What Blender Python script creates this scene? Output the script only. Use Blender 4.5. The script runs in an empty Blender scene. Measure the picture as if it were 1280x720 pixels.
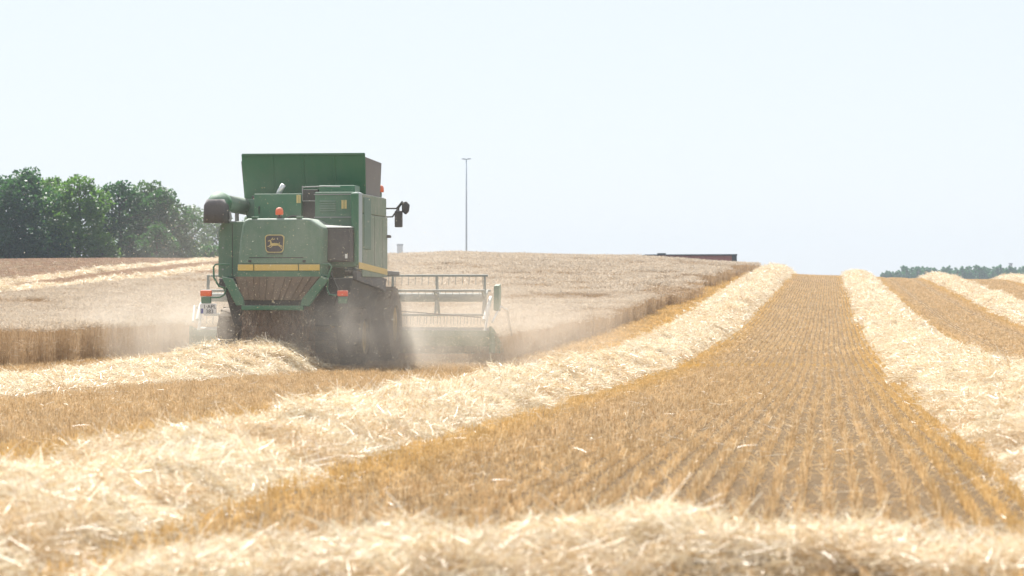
import bpy, bmesh, math, random
import numpy as np
from mathutils import Vector, Matrix

R = math.radians
rng = np.random.default_rng(7)
random.seed(7)
scene = bpy.context.scene
COL = scene.collection

# ------------------------------------------------------------------ camera, sky, sun, exposure
YAW = R(7.465)                       # the camera looks this far to the left of the drilling rows (+Y)
F = 3022.0                           # focal length in pixels of a 1280 px wide frame (85 mm)
cam = bpy.data.cameras.new('camera')
cam.lens = 85.0
cam.sensor_width = 36.0
cam.clip_start = 0.1
cam.clip_end = 20000
cam.dof.use_dof = True
cam.dof.focus_distance = 54.0
cam.dof.aperture_fstop = 3.4
cam_o = bpy.data.objects.new('camera', cam)
COL.objects.link(cam_o)
cam_o.location = (0, 0, 0)
cam_o.rotation_euler = (R(90), 0, YAW)
scene.camera = cam_o

SUN_AZ = R(-24.0)                    # from +Y towards +X
SUN_EL = R(51.0)
world = bpy.data.worlds.new("World")
scene.world = world
world.use_nodes = True
wn = world.node_tree
bg = wn.nodes['Background']
sky = wn.nodes.new('ShaderNodeTexSky')
sky.sky_type = 'NISHITA'
sky.sun_disc = False
sky.sun_elevation = SUN_EL
sky.sun_rotation = SUN_AZ
sky.air_density = 1.0
sky.dust_density = 0.6
sky.ozone_density = 3.0
mixw = wn.nodes.new('ShaderNodeMix')
mixw.data_type = 'RGBA'
mixw.inputs[0].default_value = 0.85
mixw.inputs[7].default_value = (5.65, 5.92, 6.36, 1)      # milky high haze over the whole sky
wn.links.new(sky.outputs[0], mixw.inputs[6])
wn.links.new(mixw.outputs[2], bg.inputs[0])
bg.inputs[1].default_value = 0.066

sun = bpy.data.lights.new('sun', 'SUN')
sun.energy = 5.0
sun.angle = R(0.53)
sun.color = (1.0, 0.965, 0.90)
sun_o = bpy.data.objects.new('sun', sun)
COL.objects.link(sun_o)
sv = Vector((math.sin(SUN_AZ) * math.cos(SUN_EL), math.cos(SUN_AZ) * math.cos(SUN_EL), math.sin(SUN_EL)))
sun_o.rotation_euler = sv.to_track_quat('Z', 'Y').to_euler()
sun_o.location = (0, 0, 50)

scene.view_settings.view_transform = 'Standard'
scene.view_settings.look = 'None'
scene.view_settings.exposure = 1.26
scene.view_settings.gamma = 1.0
scene.view_settings.use_curve_mapping = False
scene.render.engine = 'CYCLES'
scene.cycles.use_denoising = True
scene.cycles.max_bounces = 8
scene.cycles.diffuse_bounces = 3
scene.cycles.glossy_bounces = 2
scene.cycles.transmission_bounces = 4
scene.cycles.transparent_max_bounces = 8
scene.cycles.volume_bounces = 1
scene.cycles.volume_step_rate = 2.0
scene.cycles.volume_max_steps = 128

# ------------------------------------------------------------------ helpers
def tag(o, label=None, cat=None, group=None, kind=None):
    if label: o['label'] = label
    if cat: o['category'] = cat
    if group: o['group'] = group
    if kind: o['kind'] = kind
    return o

def empty(name, loc=(0, 0, 0), rz=0):
    o = bpy.data.objects.new(name, None)
    o.empty_display_size = 0.3
    COL.objects.link(o)
    o.location = loc
    o.rotation_euler = (0, 0, rz)
    return o

def link_mesh(name, me, mat=None, parent=None):
    o = bpy.data.objects.new(name, me)
    COL.objects.link(o)
    if mat is not None:
        me.materials.append(mat)
    if parent is not None:
        o.parent = parent
    return o

class MB:
    """collects simple shapes and links them as one mesh"""
    def __init__(self):
        self.v, self.f = [], []
    def add(self, vs, fs):
        n = len(self.v)
        self.v += [tuple(p) for p in vs]
        self.f += [tuple(i + n for i in f) for f in fs]
        return self
    def box(self, x0, x1, y0, y1, z0, z1):
        v = [(x, y, z) for z in (z0, z1) for y in (y0, y1) for x in (x0, x1)]
        return self.add(v, [(0, 2, 3, 1), (4, 5, 7, 6), (0, 1, 5, 4), (1, 3, 7, 5), (3, 2, 6, 7), (2, 0, 4, 6)])
    def hull8(self, v):
        """v: bottom four then top four, counter-clockwise seen from above"""
        return self.add(v, [(3, 2, 1, 0), (4, 5, 6, 7), (0, 1, 5, 4), (1, 2, 6, 5), (2, 3, 7, 6), (3, 0, 4, 7)])
    def prism_y(self, poly, y0, y1, k=1.0):
        """polygon in x,z pushed from y0 to y1"""
        n = len(poly)
        cx = sum(p[0] for p in poly) / n; cz = sum(p[1] for p in poly) / n
        v = [(cx + (p[0] - cx) * k, y0, cz + (p[1] - cz) * k) for p in poly] + [(p[0], y1, p[1]) for p in poly]
        fs = [tuple(range(n)), tuple(range(2 * n - 1, n - 1, -1))]
        fs += [(i, i + n, (i + 1) % n + n, (i + 1) % n) for i in range(n)]
        return self.add(v, fs)
    def prism_x(self, poly, x0, x1):
        """polygon in y,z pushed from x0 to x1"""
        n = len(poly)
        v = [(x0, p[0], p[1]) for p in poly] + [(x1, p[0], p[1]) for p in poly]
        fs = [tuple(range(n)), tuple(range(2 * n - 1, n - 1, -1))]
        fs += [(i, i + n, (i + 1) % n + n, (i + 1) % n) for i in range(n)]
        return self.add(v, fs)
    def tube(self, pts, rad, n=8, rads=None):
        pts = [Vector(p) for p in pts]
        m = len(pts)
        vs, fs = [], []
        up = None
        for i, p in enumerate(pts):
            t = (pts[min(i + 1, m - 1)] - pts[max(i - 1, 0)]).normalized()
            if up is None:
                up = Vector((0, 0, 1)) if abs(t.z) < 0.9 else Vector((1, 0, 0))
            a = t.cross(up).normalized()
            b = a.cross(t).normalized()
            up = b
            r = rads[i] if rads else rad
            for k in range(n):
                q = 2 * math.pi * k / n
                vs.append(p + a * (r * math.cos(q)) + b * (r * math.sin(q)))
        for i in range(m - 1):
            for k in range(n):
                fs.append((i * n + k, i * n + (k + 1) % n, (i + 1) * n + (k + 1) % n, (i + 1) * n + k))
        fs.append(tuple(range(n - 1, -1, -1)))
        fs.append(tuple((m - 1) * n + k for k in range(n)))
        return self.add(vs, fs)
    def lathe(self, prof, c, axis='z', n=24):
        """prof: (radius, along-axis) pairs"""
        vs, fs = [], []
        for r, h in prof:
            for k in range(n):
                q = 2 * math.pi * k / n
                a, b = r * math.cos(q), r * math.sin(q)
                if axis == 'z': vs.append((c[0] + a, c[1] + b, c[2] + h))
                elif axis == 'x': vs.append((c[0] + h, c[1] + a, c[2] + b))
                else: vs.append((c[0] + a, c[1] + h, c[2] + b))
        m = len(prof)
        for i in range(m - 1):
            for k in range(n):
                fs.append((i * n + k, i * n + (k + 1) % n, (i + 1) * n + (k + 1) % n, (i + 1) * n + k))
        fs.append(tuple(range(n - 1, -1, -1)))
        fs.append(tuple((m - 1) * n + k for k in range(n)))
        return self.add(vs, fs)
    def build(self, name, mat, parent=None, bevel=0.0, seg=2, smooth=False):
        me = bpy.data.meshes.new(name)
        me.from_pydata(self.v, [], self.f)
        bm = bmesh.new(); bm.from_mesh(me)
        bmesh.ops.recalc_face_normals(bm, faces=bm.faces)
        bm.to_mesh(me); bm.free()
        if smooth:
            me.polygons.foreach_set('use_smooth', [True] * len(me.polygons))
        o = link_mesh(name, me, mat, parent)
        if bevel:
            b = o.modifiers.new('edge', 'BEVEL')
            b.width = bevel; b.segments = seg; b.limit_method = 'ANGLE'; b.angle_limit = R(35)
            b.harden_normals = False
            me.polygons.foreach_set('use_smooth', [True] * len(me.polygons))
            o.modifiers.new('normals', 'WEIGHTED_NORMAL')
        return o

# value noise in numpy
_perm = np.random.default_rng(3).random((256, 256))
def vnoise(x, y, s=1.0, o=0):
    x = np.asarray(x, float) / s + 17.3 * o; y = np.asarray(y, float) / s + 9.1 * o
    xi = np.floor(x).astype(int); yi = np.floor(y).astype(int)
    fx = x - xi; fy = y - yi
    fx = fx * fx * (3 - 2 * fx); fy = fy * fy * (3 - 2 * fy)
    g = lambda a, b: _perm[a % 256, b % 256]
    return (g(xi, yi) * (1 - fx) + g(xi + 1, yi) * fx) * (1 - fy) + (g(xi, yi + 1) * (1 - fx) + g(xi + 1, yi + 1) * fx) * fy
def fbm(x, y, s=1.0, o=0, n=3):
    t = 0; a = 1; w = 0
    for i in range(n):
        t = t + a * vnoise(x, y, s / 2 ** i, o + i * 3); w += a; a *= 0.5
    return t / w

# ------------------------------------------------------------------ terrain
KY = np.array([-60, 0, 17, 28, 57, 85, 110, 135, 156, 190, 225, 260, 300, 350, 450, 700, 1100, 2400], float)
KX = np.array([-1200, -100, -60, -40, -18, -8, -1, 10, 20, 60, 1200], float)
KZ = np.array([
    [-1.2] * 11,
    [-1.3] * 11,
    [-1.20, -1.25, -1.28, -1.30, -1.31, -1.32, -1.32, -1.34, -1.36, -1.4, -1.4],
    [-1.20, -1.30, -1.34, -1.36, -1.40, -1.48, -1.50, -1.56, -1.62, -1.7, -1.8],
    [-1.00, -1.20, -1.35, -1.48, -1.62, -1.95, -1.85, -2.05, -2.25, -2.5, -2.8],
    [-0.60, -0.70, -0.95, -1.05, -1.60, -1.70, -1.72, -2.05, -2.35, -2.7, -3.2],
    [-0.10, -0.10, -0.50, -0.35, -1.00, -1.25, -1.38, -1.82, -2.20, -2.8, -3.3],
    [0.10, 0.20, -0.30, 0.35, -0.10, -0.62, -0.82, -1.30, -1.70, -2.3, -3.2],
    [0.80, 0.90, 0.70, 1.25, 0.60, 0.00, -0.35, -0.80, -1.15, -1.9, -3.0],
    [1.80, 2.00, 2.25, 2.10, 1.60, 0.95, 0.45, 0.00, -0.25, -1.0, -2.0],
    [2.30, 2.65, 2.70, 2.60, 2.08, 1.45, 1.12, 0.74, 0.62, 0.3, 0.2],
    [2.90, 3.10, 2.85, 2.55, 2.02, 1.35, 0.90, 0.60, 0.50, 0.3, 0.2],
    [3.20, 3.35, 2.60, 2.00, 1.40, 0.50, 0.00, -0.2, -0.3, -0.3, -0.3],
    [2.60, 3.00, 2.20, 1.20, 0.30, -0.6, -1.0, -1.2, -1.3, -1.3, -1.3],
    [1.50, 2.00, 1.50, 0.60, -0.4, -1.2, -1.5, -1.5, -1.5, -1.5, -1.5],
    [0.0] * 11,
    [3.2] * 11,
    [3.0] * 11], float)

def _hermite(xs, V, x, axis_first=True):
    """cubic Hermite along the first axis of V (nonuniform, limited tangents); returns weights applied"""
    i = np.clip(np.searchsorted(xs, x) - 1, 0, len(xs) - 2)
    return i, (np.clip(x, xs[0], xs[-1]) - xs[i]) / (xs[i + 1] - xs[i])

def _tang(xs, V):
    d = np.diff(V, axis=0) / np.diff(xs)[:, None]
    m = np.zeros_like(V)
    m[0] = d[0]; m[-1] = d[-1]
    a, b = d[:-1], d[1:]
    h0, h1 = np.diff(xs)[:-1, None], np.diff(xs)[1:, None]
    w = (a * h1 + b * h0) / (h0 + h1)
    m[1:-1] = w
    return m
_MY = _tang(KY, KZ)

def terrain(X, Y):
    X = np.asarray(X, float); Y = np.asarray(Y, float)
    sh = np.broadcast(X, Y).shape
    X = np.broadcast_to(X, sh).ravel(); Y = np.broadcast_to(Y, sh).ravel()
    i, t = _hermite(KY, KZ, Y)
    h = (KY[i + 1] - KY[i])
    h00 = 2 * t ** 3 - 3 * t ** 2 + 1; h10 = t ** 3 - 2 * t ** 2 + t
    h01 = -2 * t ** 3 + 3 * t ** 2; h11 = t ** 3 - t ** 2
    rows = (h00[:, None] * KZ[i] + (h10 * h)[:, None] * _MY[i] + h01[:, None] * KZ[i + 1] + (h11 * h)[:, None] * _MY[i + 1])
    j, u = _hermite(KX, KZ.T, X)
    u = u * u * (3 - 2 * u) * 0.35 + u * 0.65
    k = np.arange(len(X))
    z = rows[k, j] * (1 - u) + rows[k, j + 1] * u
    near = np.clip((300 - Y) / 100, 0, 1)
    z = z + near * 0.05 * (fbm(X, Y, 9.0, 5, 2) - 0.5)
    return z.reshape(sh)

def tz(x, y):
    return float(terrain(np.array([x]), np.array([y]))[0])

CS, SN = math.cos(YAW), math.sin(YAW)
def depth(X, Y): return Y * CS - X * SN
def pix(X, Y):   return 640 + F * (X * CS + Y * SN) / np.maximum(depth(X, Y), 0.1)
def at(px, d):
    """ground position (x, y) seen in picture column px at depth d"""
    u = (px - 640) / F * d
    return u * CS - d * SN, d * CS + u * SN
def inview(X, Y, m=170):
    p = pix(X, Y)
    return (p > -m) & (p < 1280 + m) & (depth(X, Y) > 8.5)

# ------------------------------------------------------------------ materials
def nodes(name):
    m = bpy.data.materials.new(name)
    m.use_nodes = True
    nt = m.node_tree
    nt.nodes.clear()
    out = nt.nodes.new('ShaderNodeOutputMaterial')
    return m, nt, out

def N(nt, t, **kw):
    n = nt.nodes.new(t)
    for k, v in kw.items():
        setattr(n, k, v)
    return n

def ramp(nt, fac, stops):
    r = N(nt, 'ShaderNodeValToRGB')
    e = r.color_ramp.elements
    while len(e) < len(stops): e.new(0.5)
    for i, (p, c) in enumerate(stops):
        e[i].position = p
        e[i].color = (*c, 1)
    nt.links.new(fac, r.inputs[0])
    return r.outputs[0]

def mixc(nt, fac, a, b):
    m = N(nt, 'ShaderNodeMix', data_type='RGBA')
    for sock, v in ((m.inputs[0], fac), (m.inputs[6], a), (m.inputs[7], b)):
        if isinstance(v, (int, float)): sock.default_value = v
        elif isinstance(v, tuple): sock.default_value = (*v, 1)
        else: nt.links.new(v, sock)
    return m.outputs[2]

def stalk_material(name, stops, tint_to, rough=0.5, transl=0.3, spec=0.4, var=(0.82, 1.12)):
    """ribbons of dry plant: colour varies per stalk (tone) and per clump (tint)"""
    m, nt, out = nodes(name)
    a = N(nt, 'ShaderNodeAttribute', attribute_name='tone')
    c = ramp(nt, a.outputs['Fac'], stops)
    b = N(nt, 'ShaderNodeAttribute', attribute_name='tint', attribute_type='INSTANCER')
    c = mixc(nt, b.outputs['Fac'], c, tint_to)
    oi = N(nt, 'ShaderNodeObjectInfo')
    hv = N(nt, 'ShaderNodeHueSaturation')
    mr = N(nt, 'ShaderNodeMapRange')
    mr.inputs[3].default_value = var[0]; mr.inputs[4].default_value = var[1]
    nt.links.new(oi.outputs['Random'], mr.inputs[0])
    nt.links.new(mr.outputs[0], hv.inputs['Value'])
    nt.links.new(c, hv.inputs['Color'])
    p = N(nt, 'ShaderNodeBsdfPrincipled')
    p.inputs['Roughness'].default_value = rough
    p.inputs['Specular IOR Level'].default_value = spec
    nt.links.new(hv.outputs[0], p.inputs['Base Color'])
    t = N(nt, 'ShaderNodeBsdfTranslucent')
    nt.links.new(hv.outputs[0], t.inputs[0])
    mx = N(nt, 'ShaderNodeMixShader')
    mx.inputs[0].default_value = transl
    nt.links.new(p.outputs[0], mx.inputs[1]); nt.links.new(t.outputs[0], mx.inputs[2])
    nt.links.new(mx.outputs[0], out.inputs[0])
    return m

M_STRAW = stalk_material('straw', [(0.0, (0.42, 0.25, 0.10)), (0.25, (0.66, 0.49, 0.28)), (0.55, (0.80, 0.705, 0.50)), (1.0, (0.92, 0.88, 0.77))], (0.50, 0.31, 0.12), rough=0.42, spec=0.5, transl=0.2)
M_STUB = stalk_material('stubble_stalk', [(0.0, (0.26, 0.16, 0.08)), (0.4, (0.57, 0.395, 0.22)), (0.8, (0.73, 0.565, 0.36)), (1.0, (0.80, 0.68, 0.48))], (0.66, 0.42, 0.13))
M_BROWN = stalk_material('brown_stubble_stalk', [(0.0, (0.30, 0.19, 0.12)), (0.5, (0.44, 0.30, 0.21)), (1.0, (0.58, 0.44, 0.34))], (0.5, 0.35, 0.2))
M_WHEAT = stalk_material('wheat_stalk', [(0.0, (0.37, 0.25, 0.14)), (0.4, (0.51, 0.37, 0.23)), (0.6, (0.55, 0.46, 0.355)), (1.0, (0.65, 0.58, 0.485))], (0.42, 0.29, 0.17), var=(0.95, 1.05), spec=0.2, rough=0.7, transl=0.34)
M_CHAFF = stalk_material('chaff', [(0.0, (0.6, 0.48, 0.28)), (1.0, (0.85, 0.78, 0.62))], (0.6, 0.5, 0.3), transl=0.4)

def mound_material():
    m, nt, out = nodes('straw_mound')
    tc = N(nt, 'ShaderNodeTexCoord')
    mp = N(nt, 'ShaderNodeMapping'); mp.inputs['Scale'].default_value = (1, 0.5, 1)
    nt.links.new(tc.outputs['Object'], mp.inputs[0])
    n1 = N(nt, 'ShaderNodeTexNoise'); n1.inputs['Scale'].default_value = 22; n1.inputs['Detail'].default_value = 6; n1.inputs['Roughness'].default_value = 0.7
    nt.links.new(mp.outputs[0], n1.inputs['Vector'])
    c = ramp(nt, n1.outputs[0], [(0.3, (0.11, 0.06, 0.024)), (0.5, (0.28, 0.175, 0.075)), (0.7, (0.50, 0.37, 0.20))])
    p = N(nt, 'ShaderNodeBsdfPrincipled'); p.inputs['Roughness'].default_value = 0.8
    nt.links.new(c, p.inputs['Base Color'])
    b = N(nt, 'ShaderNodeBump'); b.inputs['Strength'].default_value = 0.9; b.inputs['Distance'].default_value = 0.06
    nt.links.new(n1.outputs[0], b.inputs['Height']); nt.links.new(b.outputs[0], p.inputs['Normal'])
    nt.links.new(p.outputs[0], out.inputs[0])
    return m
M_MOUND = mound_material()

def soil_material():
    m, nt, out = nodes('stubble_soil')
    tc = N(nt, 'ShaderNodeTexCoord')
    n1 = N(nt, 'ShaderNodeTexNoise'); n1.inputs['Scale'].default_value = 0.35; n1.inputs['Detail'].default_value = 5
    n2 = N(nt, 'ShaderNodeTexNoise'); n2.inputs['Scale'].default_value = 14; n2.inputs['Detail'].default_value = 5; n2.inputs['Roughness'].default_value = 0.7
    for n in (n1, n2): nt.links.new(tc.outputs['Object'], n.inputs['Vector'])
    c1 = ramp(nt, n2.outputs[0], [(0.3, (0.055, 0.036, 0.018)), (0.52, (0.105, 0.068, 0.034)), (0.7, (0.19, 0.125, 0.06))])
    c2 = ramp(nt, n1.outputs[0], [(0.35, (0.13, 0.09, 0.05)), (0.65, (0.16, 0.11, 0.055))])
    c = mixc(nt, 0.4, c1, c2)
    p = N(nt, 'ShaderNodeBsdfPrincipled'); p.inputs['Roughness'].default_value = 0.95; p.inputs['Specular IOR Level'].default_value = 0.1
    nt.links.new(c, p.inputs['Base Color'])
    b = N(nt, 'ShaderNodeBump'); b.inputs['Strength'].default_value = 0.6; b.inputs['Distance'].default_value = 0.03
    nt.links.new(n2.outputs[0], b.inputs['Height']); nt.links.new(b.outputs[0], p.inputs['Normal'])
    nt.links.new(p.outputs[0], out.inputs[0])
    return m
M_SOIL = soil_material()

def paint(name, col, dust=0.2, rough=0.35, dust_col=(0.33, 0.345, 0.32), scale=2.2, metal=0.0):
    """machine paint under field dust: blotches, streaks and fine grains; more of it on faces that look up"""
    m, nt, out = nodes(name)
    tc = N(nt, 'ShaderNodeTexCoord')
    geo = N(nt, 'ShaderNodeNewGeometry')
    n1 = N(nt, 'ShaderNodeTexNoise'); n1.inputs['Scale'].default_value = scale; n1.inputs['Detail'].default_value = 7; n1.inputs['Roughness'].default_value = 0.65
    mp = N(nt, 'ShaderNodeMapping'); mp.inputs['Scale'].default_value = (9, 9, 0.9)
    n2 = N(nt, 'ShaderNodeTexNoise'); n2.inputs['Scale'].default_value = 1.0; n2.inputs['Detail'].default_value = 3
    n3 = N(nt, 'ShaderNodeTexNoise'); n3.inputs['Scale'].default_value = 60; n3.inputs['Detail'].default_value = 2
    nt.links.new(tc.outputs['Object'], n1.inputs['Vector'])
    nt.links.new(tc.outputs['Object'], mp.inputs[0]); nt.links.new(mp.outputs[0], n2.inputs['Vector'])
    nt.links.new(tc.outputs['Object'], n3.inputs['Vector'])
    def math_(op, a, b):
        k = N(nt, 'ShaderNodeMath', operation=op)
        for s, v in ((k.inputs[0], a), (k.inputs[1], b)):
            if isinstance(v, (int, float)): s.default_value = v
            else: nt.links.new(v, s)
        return k.outputs[0]
    s = N(nt, 'ShaderNodeSeparateXYZ'); nt.links.new(geo.outputs['Normal'], s.inputs[0])
    up = math_('MULTIPLY', math_('MAXIMUM', s.outputs[2], 0.0), 0.45)
    f = math_('ADD', math_('MULTIPLY', math_('SUBTRACT', n1.outputs[0], 0.35), 1.3), math_('MULTIPLY', math_('SUBTRACT', n2.outputs[0], 0.4), 0.7))
    f = math_('ADD', f, math_('MULTIPLY', math_('SUBTRACT', n3.outputs[0], 0.5), 0.9))
    f = math_('ADD', math_('MULTIPLY', math_('ADD', f, 0.6), dust), up)
    cl = N(nt, 'ShaderNodeClamp'); nt.links.new(f, cl.inputs[0]); cl.inputs[2].default_value = 0.92
    c = mixc(nt, cl.outputs[0], col, dust_col)
    p = N(nt, 'ShaderNodeBsdfPrincipled')
    p.inputs['Metallic'].default_value = metal
    nt.links.new(c, p.inputs['Base Color'])
    rr = N(nt, 'ShaderNodeMapRange'); rr.inputs[3].default_value = rough; rr.inputs[4].default_value = 0.85; rr.inputs[2].default_value = 0.6
    nt.links.new(cl.outputs[0], rr.inputs[0]); nt.links.new(rr.outputs[0], p.inputs['Roughness'])
    b = N(nt, 'ShaderNodeBump'); b.inputs['Strength'].default_value = 0.08; b.inputs['Distance'].default_value = 0.02
    nt.links.new(n1.outputs[0], b.inputs['Height']); nt.links.new(b.outputs[0], p.inputs['Normal'])
    nt.links.new(p.outputs[0], out.inputs[0])
    return m

G = (0.016, 0.138, 0.060)
M_GREEN = paint('green_paint', G, 0.10, 0.35, scale=1.3)
M_GREEN_D = paint('dusty_green_paint', G, 0.26, 0.5)
M_GREEN_H = paint('hood_green_paint', G, 0.38, 0.45)
M_GREEN_S = paint('side_green_paint', G, 0.62, 0.45, (0.40, 0.39, 0.34))
M_GLASSG = paint('green_side_window_panel', (0.015, 0.10, 0.05), 0.04, 0.45)
M_PALE = paint('pale_frame_sheen', (0.30, 0.38, 0.40), 0.2, 0.3)  # dusty sunlit panel, its sky reflection put into the pale blue base colour
M_DARK = paint('dark_plastic', (0.018, 0.018, 0.020), 0.26, 0.5, (0.27, 0.26, 0.26))
M_BLACK = paint('black_steel', (0.012, 0.012, 0.012), 0.12, 0.5)
M_CHUTE = paint('straw_chute_steel', (0.05, 0.04, 0.032), 0.50, 0.6, (0.30, 0.22, 0.15), 5)
M_TYRE = paint('tyre_rubber', (0.015, 0.014, 0.013), 0.35, 0.8, (0.28, 0.22, 0.16))
M_YEL = paint('yellow_paint', (0.70, 0.47, 0.05), 0.30, 0.4)
M_YEL2 = paint('yellow_transfer', (0.66, 0.50, 0.14), 0.34, 0.4)
M_GREY = paint('grey_steel', (0.30, 0.31, 0.31), 0.2, 0.4, metal=0.3)
M_REEL = paint('reel_steel', (0.16, 0.19, 0.18), 0.25, 0.4)
M_CHROME = paint('bright_steel', (0.75, 0.76, 0.76), 0.08, 0.25, metal=0.7)
M_TAN = paint('grey_canvas', (0.17, 0.16, 0.155), 0.25, 0.8)
M_WHITE = paint('white_enamel', (0.78, 0.78, 0.76), 0.12, 0.4)
M_BLUE = paint('blue_transfer', (0.05, 0.07, 0.30), 0.1, 0.4)
M_ORANGE = paint('orange_lens', (0.85, 0.13, 0.02), 0.08, 0.2)
M_RED = paint('red_lens', (0.85, 0.09, 0.02), 0.06, 0.2)
M_GALV = paint('galvanised_steel', (0.42, 0.50, 0.56), 0.1, 0.5, (0.4, 0.45, 0.48), metal=0.2)

def glass_material():
    m, nt, out = nodes('cab_glass')
    p = N(nt, 'ShaderNodeBsdfPrincipled')
    p.inputs['Base Color'].default_value = (0.06, 0.09, 0.08, 1)
    p.inputs['Roughness'].default_value = 0.06
    p.inputs['Transmission Weight'].default_value = 0.6
    p.inputs['IOR'].default_value = 1.3
    nt.links.new(p.outputs[0], out.inputs[0])
    return m
M_GLASS = glass_material()

def brick_material():
    m, nt, out = nodes('red_brick')
    tc = N(nt, 'ShaderNodeTexCoord')
    bt = N(nt, 'ShaderNodeTexBrick')
    bt.inputs['Scale'].default_value = 4
    bt.inputs['Color1'].default_value = (0.34, 0.10, 0.085, 1); bt.inputs['Color2'].default_value = (0.28, 0.085, 0.07, 1)
    bt.inputs['Mortar'].default_value = (0.3, 0.25, 0.22, 1)
    mp = N(nt, 'ShaderNodeMapping'); mp.inputs['Rotation'].default_value = (R(90), 0, 0)
    nt.links.new(tc.outputs['Object'], mp.inputs[0]); nt.links.new(mp.outputs[0], bt.inputs['Vector'])
    p = N(nt, 'ShaderNodeBsdfPrincipled'); p.inputs['Roughness'].default_value = 0.9
    nt.links.new(bt.outputs[0], p.inputs['Base Color']); nt.links.new(p.outputs[0], out.inputs[0])
    return m
M_BRICK = brick_material()

def plain(name, c, rough=0.8):
    return paint(name, c, 0.05, rough, c)
M_ROOF = plain('dark_roof_sheet', (0.035, 0.045, 0.055), 0.5)
M_CONC = plain('pale_concrete', (0.34, 0.35, 0.36), 0.8)

def leaf_material(name, c0, c1, tr):
    m, nt, out = nodes(name)
    a = N(nt, 'ShaderNodeAttribute', attribute_name='tone')
    c = ramp(nt, a.outputs['Fac'], [(0.0, c0), (1.0, c1)])
    p = N(nt, 'ShaderNodeBsdfPrincipled'); p.inputs['Roughness'].default_value = 0.5; p.inputs['Specular IOR Level'].default_value = 0.3
    nt.links.new(c, p.inputs['Base Color'])
    t = N(nt, 'ShaderNodeBsdfTranslucent'); t.inputs[0].default_value = (*tr, 1)
    mx = N(nt, 'ShaderNodeMixShader'); mx.inputs[0].default_value = 0.35
    nt.links.new(p.outputs[0], mx.inputs[1]); nt.links.new(t.outputs[0], mx.inputs[2])
    nt.links.new(mx.outputs[0], out.inputs[0])
    return m
M_LEAF = [leaf_material('deep_green_leaf', (0.009, 0.036, 0.024), (0.036, 0.092, 0.036), (0.06, 0.17, 0.035)),
          leaf_material('mid_green_leaf', (0.026, 0.068, 0.022), (0.095, 0.180, 0.038), (0.15, 0.31, 0.035)),
          leaf_material('grey_green_leaf', (0.035, 0.070, 0.036), (0.085, 0.14, 0.06), (0.11, 0.20, 0.055)),
          leaf_material('conifer_leaf', (0.025, 0.11, 0.048), (0.055, 0.185, 0.068), (0.05, 0.22, 0.045))]
M_BARK = plain('bark', (0.075, 0.060, 0.045), 0.95)

# ------------------------------------------------------------------ ribbons and instancing
def ribbons(P, D, L, W, tone, bend=0.0, seg=2, taper=0.6, gen=None):
    """flat stalks: P base, D unit direction, L length, W width; returns verts, quads, tone per vertex"""
    g = gen or rng
    n = len(P)
    side = np.cross(D, g.normal(size=(n, 3)))
    side /= np.linalg.norm(side, axis=1)[:, None] + 1e-9
    bdir = g.normal(size=(n, 3)); bdir -= (bdir * D).sum(1)[:, None] * D
    bdir /= np.linalg.norm(bdir, axis=1)[:, None] + 1e-9
    vs = np.zeros((n, seg + 1, 2, 3))
    for k in range(seg + 1):
        t = k / seg
        c = P + D * (L * t)[:, None] + bdir * (bend * L * (t * t))[:, None]
        w = W * (1 - (1 - taper) * t) * 0.5
        vs[:, k, 0] = c - side * w[:, None]
        vs[:, k, 1] = c + side * w[:, None]
    base = np.arange(n)[:, None] * (2 * (seg + 1)) + np.arange(seg)[None] * 2
    q = np.stack([base, base + 1, base + 3, base + 2], -1).reshape(-1, 4)
    return vs.reshape(-1, 3), q, np.repeat(tone, 2 * (seg + 1))

def join(parts):
    vs, qs, ts, o = [], [], [], 0
    for v, q, t in parts:
        vs.append(v); qs.append(q + o); ts.append(t); o += len(v)
    return np.concatenate(vs), np.concatenate(qs), np.concatenate(ts)

def quad_mesh(name, v, q, t, mat):
    me = bpy.data.meshes.new(name)
    me.vertices.add(len(v)); me.vertices.foreach_set('co', v.astype(np.float32).ravel())
    me.loops.add(q.size); me.loops.foreach_set('vertex_index', q.astype(np.int32).ravel())
    me.polygons.add(len(q))
    me.polygons.foreach_set('loop_start', np.arange(0, q.size, 4, dtype=np.int32))
    me.polygons.foreach_set('loop_total', np.full(len(q), 4, np.int32))
    if t is not None:
        a = me.attributes.new('tone', 'FLOAT', 'POINT'); a.data.foreach_set('value', t.astype(np.float32))
    if mat is not None:
        me.materials.append(mat)
    me.update(calc_edges=True)
    return me

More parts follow.
